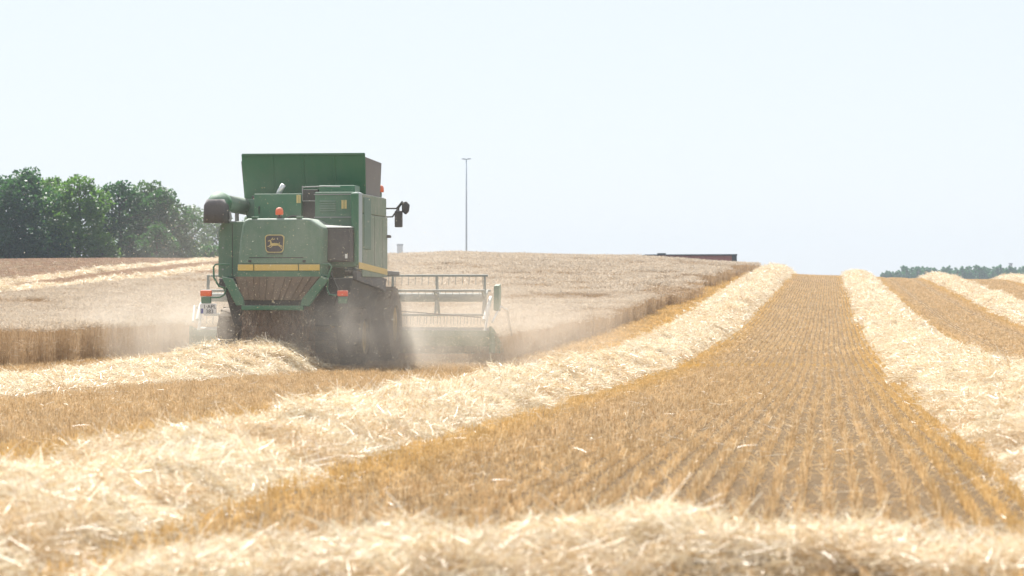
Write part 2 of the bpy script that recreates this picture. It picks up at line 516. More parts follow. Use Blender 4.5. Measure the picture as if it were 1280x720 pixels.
def variants(name, meshes):
    c = bpy.data.collections.new(name)          # a library of clump shapes, not part of the scene
    for i, me in enumerate(meshes):
        c.objects.link(bpy.data.objects.new('%s_%02d' % (name, i), me))
    g = bpy.data.node_groups.new(name + '_scatter', 'GeometryNodeTree')
    g.interface.new_socket('Geometry', in_out='INPUT', socket_type='NodeSocketGeometry')
    g.interface.new_socket('Geometry', in_out='OUTPUT', socket_type='NodeSocketGeometry')
    gi = g.nodes.new('NodeGroupInput'); go = g.nodes.new('NodeGroupOutput')
    ci = g.nodes.new('GeometryNodeCollectionInfo')
    ci.inputs[0].default_value = c
    ci.inputs['Separate Children'].default_value = True
    ci.inputs['Reset Children'].default_value = True
    ip = g.nodes.new('GeometryNodeInstanceOnPoints')
    ip.inputs['Pick Instance'].default_value = True
    def na(nm, ty):
        n = g.nodes.new('GeometryNodeInputNamedAttribute'); n.data_type = ty; n.inputs[0].default_value = nm
        return n.outputs[0]
    er = g.nodes.new('FunctionNodeEulerToRotation')
    g.links.new(na('rot', 'FLOAT_VECTOR'), er.inputs[0])
    g.links.new(gi.outputs[0], ip.inputs['Points'])
    g.links.new(ci.outputs[0], ip.inputs['Instance'])
    g.links.new(na('idx', 'INT'), ip.inputs['Instance Index'])
    g.links.new(er.outputs[0], ip.inputs['Rotation'])
    g.links.new(na('scl', 'FLOAT_VECTOR'), ip.inputs['Scale'])
    g.links.new(ip.outputs[0], go.inputs[0])
    return g, len(meshes)

def scatter(name, lib, pts, rot, scl, tint, parent=None, idx=None):
    g, nv = lib
    n = len(pts)
    me = bpy.data.meshes.new(name)
    me.vertices.add(n); me.vertices.foreach_set('co', np.asarray(pts, np.float32).ravel())
    a = me.attributes.new('rot', 'FLOAT_VECTOR', 'POINT'); a.data.foreach_set('vector', np.asarray(rot, np.float32).ravel())
    a = me.attributes.new('scl', 'FLOAT_VECTOR', 'POINT'); a.data.foreach_set('vector', np.asarray(scl, np.float32).ravel())
    a = me.attributes.new('idx', 'INT', 'POINT'); a.data.foreach_set('value', (rng.integers(0, nv, n) if idx is None else idx).astype(np.int32))
    a = me.attributes.new('tint', 'FLOAT', 'POINT'); a.data.foreach_set('value', np.broadcast_to(np.asarray(tint, np.float32), (n,)).copy())
    o = link_mesh(name, me, None, parent)
    md = o.modifiers.new('scatter', 'NODES'); md.node_group = g
    return o

def straw_clump(n, rad, thick, w, lmin, lmax, up=0.30):
    a = rng.uniform(0, 2 * math.pi, n); r = rad * np.sqrt(rng.uniform(0, 1, n))
    P = np.stack([r * np.cos(a), r * np.sin(a), rng.uniform(-thick * 0.3, thick, n)], 1)
    az = rng.uniform(0, 2 * math.pi, n); el = np.abs(rng.normal(0, up, n)) - 0.05
    k = rng.random(n) < 0.016
    el[k] = rng.uniform(0.4, 1.1, k.sum())
    D = np.stack([np.cos(az) * np.cos(el), np.sin(az) * np.cos(el), np.sin(el)], 1)
    L = lmin + (lmax - lmin) * rng.random(n) ** 2.2
    P -= D * (L * 0.35)[:, None] * (~k)[:, None]
    tone = np.clip(rng.normal(0.59, 0.36, n), 0, 1)
    return ribbons(P, D, L, w * rng.uniform(0.6, 1.4, n), tone, 0.18, 3, 0.8)

LIB_STRAW_N = variants('straw_near', [quad_mesh('c', *straw_clump(270, 0.28, 0.06, 0.0031, 0.05, 0.28), M_STRAW) for _ in range(6)])
LIB_STRAW_M = variants('straw_mid', [quad_mesh('c', *straw_clump(220, 0.36, 0.065, 0.0055, 0.05, 0.28), M_STRAW) for _ in range(6)])
LIB_STRAW_F = variants('straw_far', [quad_mesh('c', *straw_clump(240, 0.6, 0.08, 0.0095, 0.08, 0.28, 0.25), M_STRAW) for _ in range(5)])

def stub_row(length, n, w, hmin, hmax):
    P = np.stack([rng.normal(0, 0.013, n), rng.uniform(-length / 2, length / 2, n), np.full(n, -0.02)], 1)
    D = np.stack([rng.normal(0, 0.12, n), rng.normal(0, 0.18, n), np.ones(n)], 1)
    D /= np.linalg.norm(D, axis=1)[:, None]
    L = rng.uniform(hmin, hmax, n)
    tone = np.clip(rng.normal(0.5, 0.25, n), 0, 1)
    A = ribbons(P, D, L, w * rng.uniform(0.7, 1.3, n), tone, 0.04, 1, 0.9)
    m = int(n * 0.40)                      # broken bits lying between the stalks
    P = np.stack([rng.normal(0, 0.032, m), rng.uniform(-length / 2, length / 2, m), rng.uniform(0.0, 0.07, m)], 1)
    az = rng.uniform(0, 6.28, m); el = rng.uniform(-0.1, 1.0, m)
    D = np.stack([np.cos(az) * np.cos(el), np.sin(az) * np.cos(el), np.sin(el)], 1)
    B = ribbons(P, D, 0.02 + 0.12 * rng.random(m) ** 2.5, w * rng.uniform(0.6, 1.1, m), np.clip(rng.normal(0.40, 0.25, m), 0, 1), 0.05, 1, 0.9)
    return join([A, B])
LIB_STUB_N = variants('stubble_near', [quad_mesh('c', *stub_row(0.5, 42, 0.0055, 0.06, 0.13), M_STUB) for _ in range(8)])
LIB_STUB_F = variants('stubble_far', [quad_mesh('c', *stub_row(1.5, 62, 0.014, 0.06, 0.13), M_STUB) for _ in range(6)])

LIB_BROWN = variants('brown_stubble', [quad_mesh('c', *stub_row(1.5, 62, 0.014, 0.08, 0.17), M_BROWN) for _ in range(4)])

def wheat_patch(size, n, ws, we, le):
    P = np.stack([rng.uniform(-size / 2, size / 2, n), rng.uniform(-size / 2, size / 2, n), np.full(n, -0.02)], 1)
    D = np.stack([rng.normal(0, 0.07, n), rng.normal(0, 0.07, n), np.ones(n)], 1); D /= np.linalg.norm(D, axis=1)[:, None]
    L = rng.normal(0.80, 0.032, n)
    A = ribbons(P, D, L, ws * rng.uniform(0.8, 1.2, n), np.clip(rng.normal(0.3, 0.16, n), 0, 0.55), 0.03, 2, 0.7)
    T = P + D * (L * 0.985)[:, None]
    az = rng.uniform(0, 6.28, n); el = rng.uniform(-0.3, 1.3, n)
    E = np.stack([np.cos(az) * np.cos(el), np.sin(az) * np.cos(el), np.sin(el)], 1)
    tn = np.clip(rng.normal(0.82, 0.09, n), 0.5, 1)
    B1 = ribbons(T, E, le * rng.uniform(0.8, 1.2, n), np.full(n, we), tn, 0.1, 2, 0.45)
    B2 = ribbons(T, E, le * rng.uniform(0.8, 1.2, n), np.full(n, we), tn, 0.1, 2, 0.45)
    m = int(n * 0.8)
    i = rng.integers(0, n, m)
    az = rng.uniform(0, 6.28, m); el = rng.uniform(-1.1, 0.6, m)
    Dl = np.stack([np.cos(az) * np.cos(el), np.sin(az) * np.cos(el), np.sin(el)], 1)
    C = ribbons(P[i] + D[i] * (L[i] * rng.uniform(0.25, 0.75, m))[:, None], Dl, rng.uniform(0.1, 0.22, m), np.full(m, ws * 1.6), np.clip(rng.normal(0.4, 0.2, m), 0, 0.9), 0.4, 2, 0.3)
    return join([A, B1, B2, C])
LIB_WHEAT_N = variants('wheat_near', [quad_mesh('c', *wheat_patch(0.55, 115, 0.0045, 0.013, 0.085), M_WHEAT) for _ in range(6)])
LIB_WHEAT_M = variants('wheat_mid', [quad_mesh('c', *wheat_patch(1.1, 210, 0.009, 0.022, 0.10), M_WHEAT) for _ in range(5)])
LIB_WHEAT_F = variants('wheat_far', [quad_mesh('c', *wheat_patch(2.2, 330, 0.018, 0.04, 0.14), M_WHEAT) for _ in range(4)])

# ------------------------------------------------------------------ ground
def axis_steps(stops):
    out = []
    for (a, b, s) in stops:
        out += list(np.arange(a, b, s))
    out.append(stops[-1][1])
    return np.array(out)
gx = axis_steps([(-1200, -300, 60), (-300, -110, 10), (-110, -60, 2.5), (-60, -20, 1.0), (-20, 20, 0.5), (20, 60, 1.5), (60, 300, 15), (300, 1200, 60)])
gy = axis_steps([(-60, 0, 5), (0, 70, 0.5), (70, 240, 1.5), (240, 360, 5), (360, 700, 20), (700, 2400, 60)])
GX, GY = np.meshgrid(gx, gy)
gv = np.stack([GX, GY, terrain(GX, GY)], -1).reshape(-1, 3)
nx, ny = len(gx), len(gy)
ii = (np.arange(ny - 1)[:, None] * nx + np.arange(nx - 1)[None]).ravel()
gq = np.stack([ii, ii + 1, ii + nx + 1, ii + nx], -1)
ground = link_mesh('ground', quad_mesh('ground', gv, gq, None, M_SOIL))
ground.data.polygons.foreach_set('use_smooth', [True] * len(gq))
tag(ground, 'brown soil of the rolling harvested field', 'ground', kind='structure')

# ------------------------------------------------------------------ field layout
XC, Y0 = -12.38, 53.85               # combine: its axis and the plane of its rear hood
CUT_R = -8.1                          # right edge of the standing wheat
CUT_Y = Y0 + 7.9
def cut_edge(Y):
    return np.interp(Y, [60, 150, 225, 300], [-8.5, -8.4, -7.7, -7.2])
def is_wheat(X, Y):
    e = 0.25 * (fbm(X * 0 + 3, Y, 2.5, 2, 2) - 0.5)
    main = (X < cut_edge(Y) + e) & (X > -33.2) & (Y < 268) & (Y > 36)
    strip = (X > XC - 4.0 + e) & (Y < CUT_Y + 0.6 * vnoise(X, Y, 0.7, 4))
    return main & ~strip
def is_brown(X, Y):
    return X < -51.5

# wheat crop
def grid_pts(x0, x1, y0, y1, s, jit=0.5):
    X, Y = np.meshgrid(np.arange(x0, x1, s), np.arange(y0, y1, s))
    X = X.ravel() + rng.uniform(-jit, jit, X.size) * s; Y = Y.ravel() + rng.uniform(-jit, jit, Y.size) * s
    return X, Y
def wheat_scatter(name, lib, X, Y, label):
    lod = fbm(X, Y * 0.6, 7.0, 8, 3)
    lay = np.clip((lod - 0.60) / 0.12, 0, 1) * np.clip((Y - 70) / 40, 0, 1)                      # patches flattened by wind
    h = (1.0 - 0.38 * lay) * (0.95 + 0.12 * vnoise(X, Y, 3.0, 3))
    n = len(X)
    rot = np.stack([rng.normal(0, 0.03, n) + 0.15 * lay, rng.normal(0, 0.03, n), rng.uniform(0, 6.28, n)], 1)
    s = rng.uniform(1.0, 1.25, n)
    o = scatter(name, lib, np.stack([X, Y, terrain(X, Y)], 1), rot, np.stack([s, s, h], 1), 0.10 + 0.55 * lay)
    return tag(o, label, 'wheat', kind='stuff')
XY = []
for (lib, s, lo, hi) in ((LIB_WHEAT_N, 0.5, 36, 72), (LIB_WHEAT_M, 0.95, 72, 120), (LIB_WHEAT_F, 1.8, 120, 268)):
    X, Y = grid_pts(-33.2, -7.0, lo, hi, s)
    k = is_wheat(X, Y) & inview(X, Y)
    XY.append((lib, X[k], Y[k]))
# a dense fringe along the cut edges so that they read as a wall of stalks
ey = np.arange(61, 268, 0.35); ex = cut_edge(ey) - 0.15 + rng.normal(0, 0.12, len(ey))
wheat_scatter('standing_wheat', XY[0][0], XY[0][1], XY[0][2], 'ripe standing wheat near the harvester, its cut wall of brown stalks showing')
wheat_scatter('standing_wheat', XY[1][0], np.concatenate([XY[1][1]]), XY[1][2], 'pale ripe wheat standing on the slope behind the harvester')
wheat_scatter('standing_wheat', XY[2][0], XY[2][1], XY[2][2], 'pale ripe wheat standing up to the hill crest, with darker wind-laid patches')
k = inview(ex, ey)
wheat_scatter('standing_wheat', LIB_WHEAT_N, ex[k], ey[k], 'brown edge of the wheat running up the hill beside the cut strip')

# stubble rows
PITCH = 0.162
WIN = [-4.85, 2.65, 10.0, 17.4]
def stubble(name, lib, y0, y1, step, x0, x1, label, f=None):
    xr = np.arange(x0, x1, PITCH)
    X, Y = np.meshgrid(xr, np.arange(y0, y1, step))
    X = X.ravel(); Y = Y.ravel() + rng.uniform(-0.5, 0.5, X.size) * step * 0.3
    X = X + 0.05 * (vnoise(X * 0 + 2, Y, 6.0, 6) - 0.5)
    k = ~is_wheat(X, Y) & inview(X, Y)
    if f is not None: k &= f(X, Y)
    X, Y = X[k], Y[k]
    n = len(X)
    d = np.min(np.abs(X[:, None] - np.array(WIN)[None]), axis=1)   # distance to the nearest windrow
    edge = np.clip((2.2 - d) / 0.7, 0, 1)
    head = np.exp(-((Y - 57.5 - 1.5 * (fbm(X, Y, 3, 9) - .5)) / 0.7) ** 2) * (np.abs(X + 1) < 4)
    tint = np.clip(0.12 + 0.5 * edge + 0.6 * head + 0.18 * (fbm(X, Y, 5.0, 12) - 0.5) + 0.5 * ((X < cut_edge(Y) + 3) & (X > cut_edge(Y) - 0.5) & (Y > 64)), 0, 1)
    trk = np.exp(-((np.abs(X - 6.4) - 1.05) / 0.28) ** 2)           # wheel tracks press the stubble down
    h = rng.uniform(0.8, 1.15, n) * (1 - 0.65 * trk) * (0.85 + 0.3 * vnoise(X, Y, 1.3, 15))
    rot = np.stack([np.zeros(n), rng.normal(0, 0.05, n), rng.integers(0, 2, n) * math.pi], 1)
    o = scatter(name, lib, np.stack([X, Y, terrain(X, Y)], 1), rot, np.stack([rng.uniform(0.8, 1.2, n), np.ones(n), h], 1), tint)
    return tag(o, label, 'stubble', kind='stuff')
stubble('stubble', LIB_STUB_N, 8, 66, 0.46, -18, 10, 'golden brown stubble rows in the near part of the field')
stubble('stubble', LIB_STUB_F, 66, 262, 1.4, -14, 30, 'golden stubble rows running up to the hill crest between straw windrows')
stubble('stubble', LIB_BROWN, 85, 262, 1.4, -51.5, -33, 'brown stubble between the two far straw windrows at the field edge', lambda X, Y: X < -33)
def brown_field():
    X, Y = grid_pts(-125, -51.5, 100, 330, 1.25)
    k = inview(X, Y)
    X, Y = X[k], Y[k]; n = len(X)
    rot = np.stack([np.zeros(n), np.zeros(n), rng.uniform(0, 6.28, n)], 1)
    o = scatter('stubble', LIB_BROWN, np.stack([X, Y, terrain(X, Y)], 1), rot, np.stack([np.full(n, 2.0), np.ones(n), np.full(n, 0.8)], 1), 0.0)
    tag(o, 'dull brown stubble field reaching the tree row', 'stubble', kind='stuff')
brown_field()

# ------------------------------------------------------------------ straw windrows
def windrow(label, path, half, height, seed, hprof=None, rough=0.9, wprof=None):
    """path: polyline of (x, y); one long heap of straw with loose straw over it"""
    path = np.array(path, float)
    seg = np.linalg.norm(np.diff(path, axis=0), axis=1)
    cum = np.concatenate([[0], np.cumsum(seg)])
    total = cum[-1]
    pos = lambda s: np.stack([np.interp(s, cum, path[:, 0]), np.interp(s, cum, path[:, 1])], -1)
    def surf(s, v):
        """s along, v across in -1..1 -> x, y, z"""
        c = pos(s); e = 0.4
        tng = pos(np.minimum(s + e, total)) - pos(np.maximum(s - e, 0)); tng /= np.linalg.norm(tng, axis=-1)[..., None] + 1e-9
        nrm = np.stack([-tng[..., 1], tng[..., 0]], -1) * -1
        hw = half * (0.86 + 0.34 * fbm(s, s * 0 + seed, 2.2, seed, 2))
        if wprof is not None: hw = hw * np.interp(s / total, wprof[0], wprof[1])
        wob = 0.25 * (fbm(s, s * 0 + seed, 5.0, seed + 7, 2) - 0.5)
        xy = c + nrm * (v * hw + wob)[..., None]
        hh = height * (0.62 + 0.7 * fbm(s, s * 0, 1.8, seed + 3, 3))
        if hprof is not None: hh = hh * np.interp(s / total, hprof[0], hprof[1])
        endf = np.clip(np.minimum(s, total - s) / 0.9, 0, 1); endf = endf * (2 - endf)
        shape = np.clip(1 - np.abs(v) ** 2.2, 0, 1) ** 0.85
        lump = (1 - rough) + 2 * rough * fbm(xy[..., 0], xy[..., 1], 0.48, seed + 11, 3)
        z = terrain(xy[..., 0], xy[..., 1]) + (hh * endf * shape * lump) - 0.05 * (np.abs(v) > 0.97)
        return np.stack([xy[..., 0], xy[..., 1], z], -1)
    # the heap itself
    ss = [0.0]
    while ss[-1] < total:
        p = pos(np.array(ss[-1])); d = max(10.0, float(depth(p[0], p[1])))
        ss.append(ss[-1] + min(0.9, max(0.10, d * 0.004)))
    ss = np.minimum(np.array(ss), total)
    vv = np.linspace(-1, 1, 25)
    S, V = np.meshgrid(ss, vv, indexing='ij')
    P = surf(S, V).reshape(-1, 3)
    m = len(vv); b = (np.arange(len(ss) - 1)[:, None] * m + np.arange(m - 1)[None]).ravel()
    q = np.stack([b, b + m, b + m + 1, b + 1], -1)
    me = quad_mesh('straw_windrow', P, q, None, M_MOUND)
    me.polygons.foreach_set('use_smooth', [True] * len(q))
    o = link_mesh('straw_windrow', me)
    tag(o, label, 'windrow', 'windrows of cut straw lying on the field')
    # loose straw
    sets = {}
    n = int(total * 2 * half * 30)
    s = rng.uniform(0, total, n); v = rng.uniform(-0.97, 0.97, n)
    p0 = surf(s, v)
    d = depth(p0[:, 0], p0[:, 1])
    keep = inview(p0[:, 0], p0[:, 1]) & (rng.random(n) < np.where(d < 32, 1.0, np.where(d < 90, 0.45, 0.17)))
    s, v, p0, d = s[keep], v[keep], p0[keep], d[keep]
    p1 = surf(s, np.clip(v + 0.06, -1.2, 1.2)); p2 = surf(np.minimum(s + 0.12, total), v)
    nn = np.cross(p1 - p0, p2 - p0); nn *= np.sign(nn[:, 2:3] + 1e-9); nn /= np.linalg.norm(nn, axis=1)[:, None] + 1e-9
    tilt = np.arctan2(np.hypot(nn[:, 0], nn[:, 1]), nn[:, 2]) * 0.8
    az = np.arctan2(nn[:, 1], nn[:, 0])
    for lib, sel in ((LIB_STRAW_N, d < 32), (LIB_STRAW_M, (d >= 32) & (d < 90)), (LIB_STRAW_F, d >= 90)):
        if sel.sum() == 0: continue
        k = sel.sum()
        # turn the clump about z, then tip it over towards the slope
        rot = np.zeros((k, 3))
        A, T, Z = az[sel], tilt[sel], rng.uniform(0, 6.28, k)
        ca, sa, ct, st, cz, sz = np.cos(A), np.sin(A), np.cos(T), np.sin(T), np.cos(Z), np.sin(Z)
        # M = Rz(A) Ry(T) Rz(Z)
        m00 = ca * ct * cz - sa * sz; m10 = sa * ct * cz + ca * sz; m20 = -st * cz
        m21 = st * sz; m22 = ct
        rot[:, 1] = np.arcsin(np.clip(-m20, -1, 1)); rot[:, 0] = np.arctan2(m21, m22); rot[:, 2] = np.arctan2(m10, m00)
        sc = rng.uniform(0.75, 1.2, k)
        fringe = np.clip((np.abs(v[sel]) - 0.75) / 0.3, 0, 1)
        tint = np.clip(0.35 * fringe + 1.3 * (fbm(p0[sel, 0], p0[sel, 1], 0.7, seed + 21, 3) - 0.47), 0, 1)
        c = scatter('loose_straw', lib, p0[sel], rot, np.stack([sc, sc, sc], 1), tint, o)
        c['kind'] = 'stuff'
    return o

windrow('long straw windrow from the lower left corner up to the crest, right of the harvester', [(-4.32, 4), (-4.38, 22), (-4.6, 45), (-4.75, 120), (-4.75, 245)], 1.22, 0.34, 1, ([0, 0.1, 0.2, 0.4, 1], [0.5, 0.6, 0.8, 1.1, 1.3]), 0.9, ([0, 0.1, 0.25, 0.5, 1], [0.66, 0.72, 0.86, 1.0, 1.05]))
windrow('straw windrow along the right side of the middle stubble lane', [(2.5, 13.2), (2.65, 60), (2.65, 130), (2.65, 247)], 1.2, 0.31, 2)
windrow('second straw windrow right of the middle stubble lane, beside the wheel tracks', [(10.0, 34), (10.0, 120), (10.1, 248)], 1.15, 0.33, 3)
windrow('short piece of straw windrow at the far right edge under the wood', [(17.4, 90), (17.4, 170), (17.4, 248)], 1.1, 0.30, 4)
windrow('fresh straw windrow the harvester has just dropped behind itself', [(XC + 0.1, 22), (XC, 40), (XC + 0.05, 53.4)], 1.3, 0.42, 5, ([0, 0.3, 0.6, 0.85, 1], [0.18, 0.22, 0.34, 0.85, 1.05]))
windrow('far straw windrow beside the standing wheat, left of the harvester', [(-40, 90), (-40, 150), (-40, 215)], 0.72, 0.17, 6)
windrow('farthest straw windrow on the left, beside the brown field', [(-47.4, 105), (-47.4, 160), (-47.4, 232)], 0.72, 0.17, 7)
hp = [at(px, d) for px, d in ((150, 11.0), (285, 10.95), (420, 10.9), (620, 10.95), (870, 11.05), (1080, 11.1), (1300, 11.25), (1500, 11.4))]
windrow('blurred straw windrow lying across the front of the picture', hp, 0.72, 0.15, 8,
        ([0, 0.10, 0.2, 0.28, 0.37, 0.48, 0.55, 0.65, 0.8, 1.0], [0.15, 0.5, 1.05, 1.0, 0.7, 1.35, 1.0, 0.7, 0.5, 0.45]), 0.98)

# straw blown about between the windrows
def loose():
    n = 2600
    X = rng.uniform(-18, 14, n); Y = 9 + 70 * rng.random(n) ** 1.4
    k = inview(X, Y) & ~is_wheat(X, Y); X, Y = X[k], Y[k]; n = len(X)
    rot = np.stack([rng.normal(0, .15, n), rng.normal(0, .15, n), rng.uniform(0, 6.28, n)], 1)
    s = rng.uniform(0.5, 1.0, n)
    def bits(m):
        a, q, t = straw_clump(m, 0.35, 0.03, 0.003, 0.05, 0.24, 0.2)
        return quad_mesh('c', a, q, t, M_STRAW)
    lib = variants('stray_straw', [bits(m) for m in (3, 5, 8, 4)])
    tag(scatter('scattered_straw', lib, np.stack([X, Y, terrain(X, Y) + 0.09], 1), rot, np.stack([s, s, s], 1), 0.0), 'stray stalks of straw scattered over the stubble', 'straw', kind='stuff')
loose()

# ------------------------------------------------------------------ combine harvester (local axes: x right, y forward, z up from the ground)
ZG = tz(XC, Y0 + 3) - 0.02
combine = empty('combine_harvester', (XC, Y0, ZG))
tag(combine, 'big green combine harvester seen from behind, cutting wheat in its own dust', 'combine harvester')
C = combine

# body and underbody
MB().box(-1.60, 0.58, 1.0, 4.6, 2.05, 3.33).box(0.58, 1.60, 0.86, 4.6, 2.30, 3.20).build('body', M_GREEN_D, C, 0.05, 3)
MB().hull8([(-1.25, 0.7, 0.95), (1.3, 0.7, 0.95), (1.3, 5.2, 0.8), (-1.25, 5.2, 0.8), (-1.5, 0.5, 2.06), (1.52, 0.9, 2.06), (1.52, 5.2, 2.06), (-1.5, 5.2, 2.06)]).build('underbody', M_BLACK, C, 0.03)
# left rear shield with its rounded shoulder, tapering below
lp = MB().prism_y([(-1.64, 2.05), (-1.64, 3.1), (-1.60, 3.28), (-1.5, 3.37), (-0.9, 3.37), (-0.9, 2.05)], 0.75, 1.3, 0.99)
lp.hull8([(-1.3, 0.75, 1.30), (-0.95, 0.75, 1.30), (-0.95, 1.3, 1.3), (-1.3, 1.3, 1.3), (-1.64, 0.75, 2.05), (-0.95, 0.75, 2.05), (-0.95, 1.3, 2.05), (-1.64, 1.3, 2.05)])
lp.build('rear_shield', M_GREEN_H, C, 0.04, 3)

# rear hood
hood = [(-0.985, 2.37), (-0.955, 2.9), (-0.90, 3.25), (-0.86, 3.36), (-0.78, 3.41), (0.62, 3.41), (0.72, 3.39), (0.95, 3.23), (0.985, 3.15), (0.965, 2.37)]
h = MB()
n = len(hood)
cx, cz = 0.0, 2.9
rings = [(0.10, 0.90), (0.02, 0.97), (0.10, 1.0), (1.2, 1.0)]
vs = []
for i, (y, k) in enumerate([(0.0, 0.93), (0.035, 0.975), (0.11, 1.0), (1.25, 1.0)]):
    for p in hood:
        vs.append((cx + (p[0] - cx) * k, y + 0.05 * max(0, (p[1] - 2.4)), max(2.37, cz + (p[1] - cz) * k) if p[1] > 2.4 else 2.37))
fs = [tuple(range(n))]
for i in range(3):
    for k in range(n):
        fs.append((i * n + k, (i + 1) * n + k, (i + 1) * n + (k + 1) % n, i * n + (k + 1) % n))
h.add(vs, fs)
hood_o = h.build('rear_hood', M_GREEN_H, C, 0.02, 3)
MB().box(-0.72, 0.55, 0.004, 0.012, 2.50, 2.522).build('hood_seam', M_BLACK, hood_o)
st = MB().box(-0.98, -0.62, -0.012, 0.2, 2.215, 2.36).box(-0.60, 0.42, -0.012, 0.2, 2.215, 2.36).box(0.44, 0.92, -0.012, 0.2, 2.215, 2.36)
st.build('yellow_stripe', M_YEL, C, 0.012)
MB().box(-1.0, 0.95, 0.03, 0.9, 2.06, 2.37).build('rear_sill', M_GREEN_D, C, 0.02)

# emblem: rounded shield with a yellow border and a leaping deer
ex, ez, ey_ = -0.125, 2.83, -0.002
def rrect(cx, cz, a, b, r, tp=1.0, n=5):
    pts = []
    for (sx, sz, q0) in ((1, 1, 0), (-1, 1, 90), (-1, -1, 180), (1, -1, 270)):
        for k in range(n):
            q = R(q0 + 90 * k / (n - 1))
            w = a * (tp if sz < 0 else 1.0)
            pts.append((cx + sx * (w - r) + r * math.cos(q), cz + sz * (b - r) + r * math.sin(q)))
    return pts
emb = MB().prism_y(rrect(ex, ez, 0.225, 0.205, 0.08, 0.93), ey_ - 0.004, ey_ + 0.05).build('emblem', M_YEL2, C)
MB().prism_y(rrect(ex, ez, 0.205, 0.185, 0.07, 0.93), ey_ - 0.009, ey_ + 0.03).build('emblem_field', M_DARK, emb)
deer = MB()
def dp(pts): deer.prism_y([(ex + x, ez + z) for x, z in pts], ey_ - 0.014, ey_ - 0.006)
dp([(-0.10, -0.035), (-0.085, 0.005), (-0.03, 0.012), (0.06, 0.012), (0.105, -0.005), (0.10, -0.04), (0.02, -0.048), (-0.05, -0.05)])       # trunk
dp([(-0.095, -0.01), (-0.06, 0.005), (-0.075, 0.06), (-0.105, 0.065)])                                                                  # neck
dp([(-0.10, 0.062), (-0.075, 0.075), (-0.11, 0.082), (-0.155, 0.06), (-0.15, 0.048)])                                                   # head
dp([(-0.09, 0.075), (-0.08, 0.075), (-0.05, 0.10), (-0.025, 0.135), (-0.04, 0.135), (-0.07, 0.105)])                                    # antlers
dp([(-0.07, 0.082), (-0.06, 0.08), (-0.005, 0.09), (0.015, 0.115), (0.0, 0.115), (-0.02, 0.10)])
dp([(-0.105, -0.02), (-0.085, -0.045), (-0.135, -0.075), (-0.165, -0.06), (-0.15, -0.05), (-0.13, -0.055)])                             # front legs folded
dp([(-0.06, -0.045), (-0.04, -0.05), (-0.085, -0.095), (-0.125, -0.09), (-0.12, -0.08), (-0.09, -0.08)])
dp([(0.085, 0.005), (0.11, -0.03), (0.15, -0.07), (0.178, -0.125), (0.165, -0.125), (0.135, -0.08), (0.08, -0.045)])                    # hind legs stretched
dp([(0.10, 0.005), (0.12, -0.02), (0.17, -0.045), (0.185, -0.08), (0.172, -0.078), (0.155, -0.055), (0.10, -0.035)])
dp([(0.095, 0.008), (0.125, 0.03), (0.13, 0.02), (0.108, -0.005)])                                                                      # tail
deer.build('leaping_deer', M_YEL2, emb)

# straw chute below the hood, its ribs, and the green arms either side
ch = MB().hull8([(-0.86, -0.10, 1.55), (0.55, -0.10, 1.55), (0.55, 0.55, 1.50), (-0.86, 0.55, 1.50), (-1.05, 0.02, 2.08), (0.92, 0.02, 2.08), (0.92, 0.6, 2.08), (-1.05, 0.6, 2.08)])
for k in range(11):
    t = (k + random.uniform(-0.3, 0.3)) / 10
    t = min(1, max(0, t))
    xt, xb = -1.02 + 1.91 * t, -0.84 + 1.37 * t
    w = random.uniform(0.006, 0.012)
    ch.hull8([(xb - w, -0.13, 1.56), (xb + w, -0.13, 1.56), (xb + w, -0.08, 1.56), (xb - w, -0.08, 1.56),
              (xt - w, -0.03, 2.06), (xt + w, -0.03, 2.06), (xt + w, 0.04, 2.06), (xt - w, 0.04, 2.06)])
ch.build('straw_deflector', M_CHUTE, C)
MB().box(-0.84, 0.53, -0.03, 0.5, 1.44, 1.549).build('chute_lip', M_BLACK, C)
def arm(side):
    pts = [(-1.33, 2.08), (-1.07, 2.04), (-0.82, 1.58), (-0.80, 1.43), (-0.98, 1.42), (-1.28, 1.98)] if side < 0 else [(0.98, 2.10), (1.16, 2.02), (0.70, 1.40), (0.50, 1.43), (0.55, 1.58), (0.94, 2.04)]
    MB().prism_y(pts, -0.16, -0.06).build('deflector_arm', M_GREEN_D, C, 0.012)
arm(-1); arm(1)
MB().box(-0.86, 0.58, -0.17, -0.09, 1.315, 1.425).build('rear_crossbar', M_GREEN, C, 0.015)

# dark square intake screen on the right ; its sunlit top edge is put in as a pale slab
sc = MB().box(0.78, 1.53, 0.62, 0.95, 2.42, 3.20)
sc.build('air_intake_screen', M_DARK, C, 0.05, 3)
lit_top = MB().hull8([(0.76, 0.60, 3.205), (1.55, 0.60, 3.205), (1.55, 1.0, 3.205), (0.76, 1.0, 3.205), (0.80, 0.68, 3.275), (1.50, 0.68, 3.245), (1.50, 1.0, 3.245), (0.80, 1.0, 3.275)])
lit_top.build('intake_lit_top', M_GREY, C, 0.015)
MB().box(1.38, 1.44, 0.612, 0.63, 2.50, 2.60).build('reflector', M_WHITE, C)

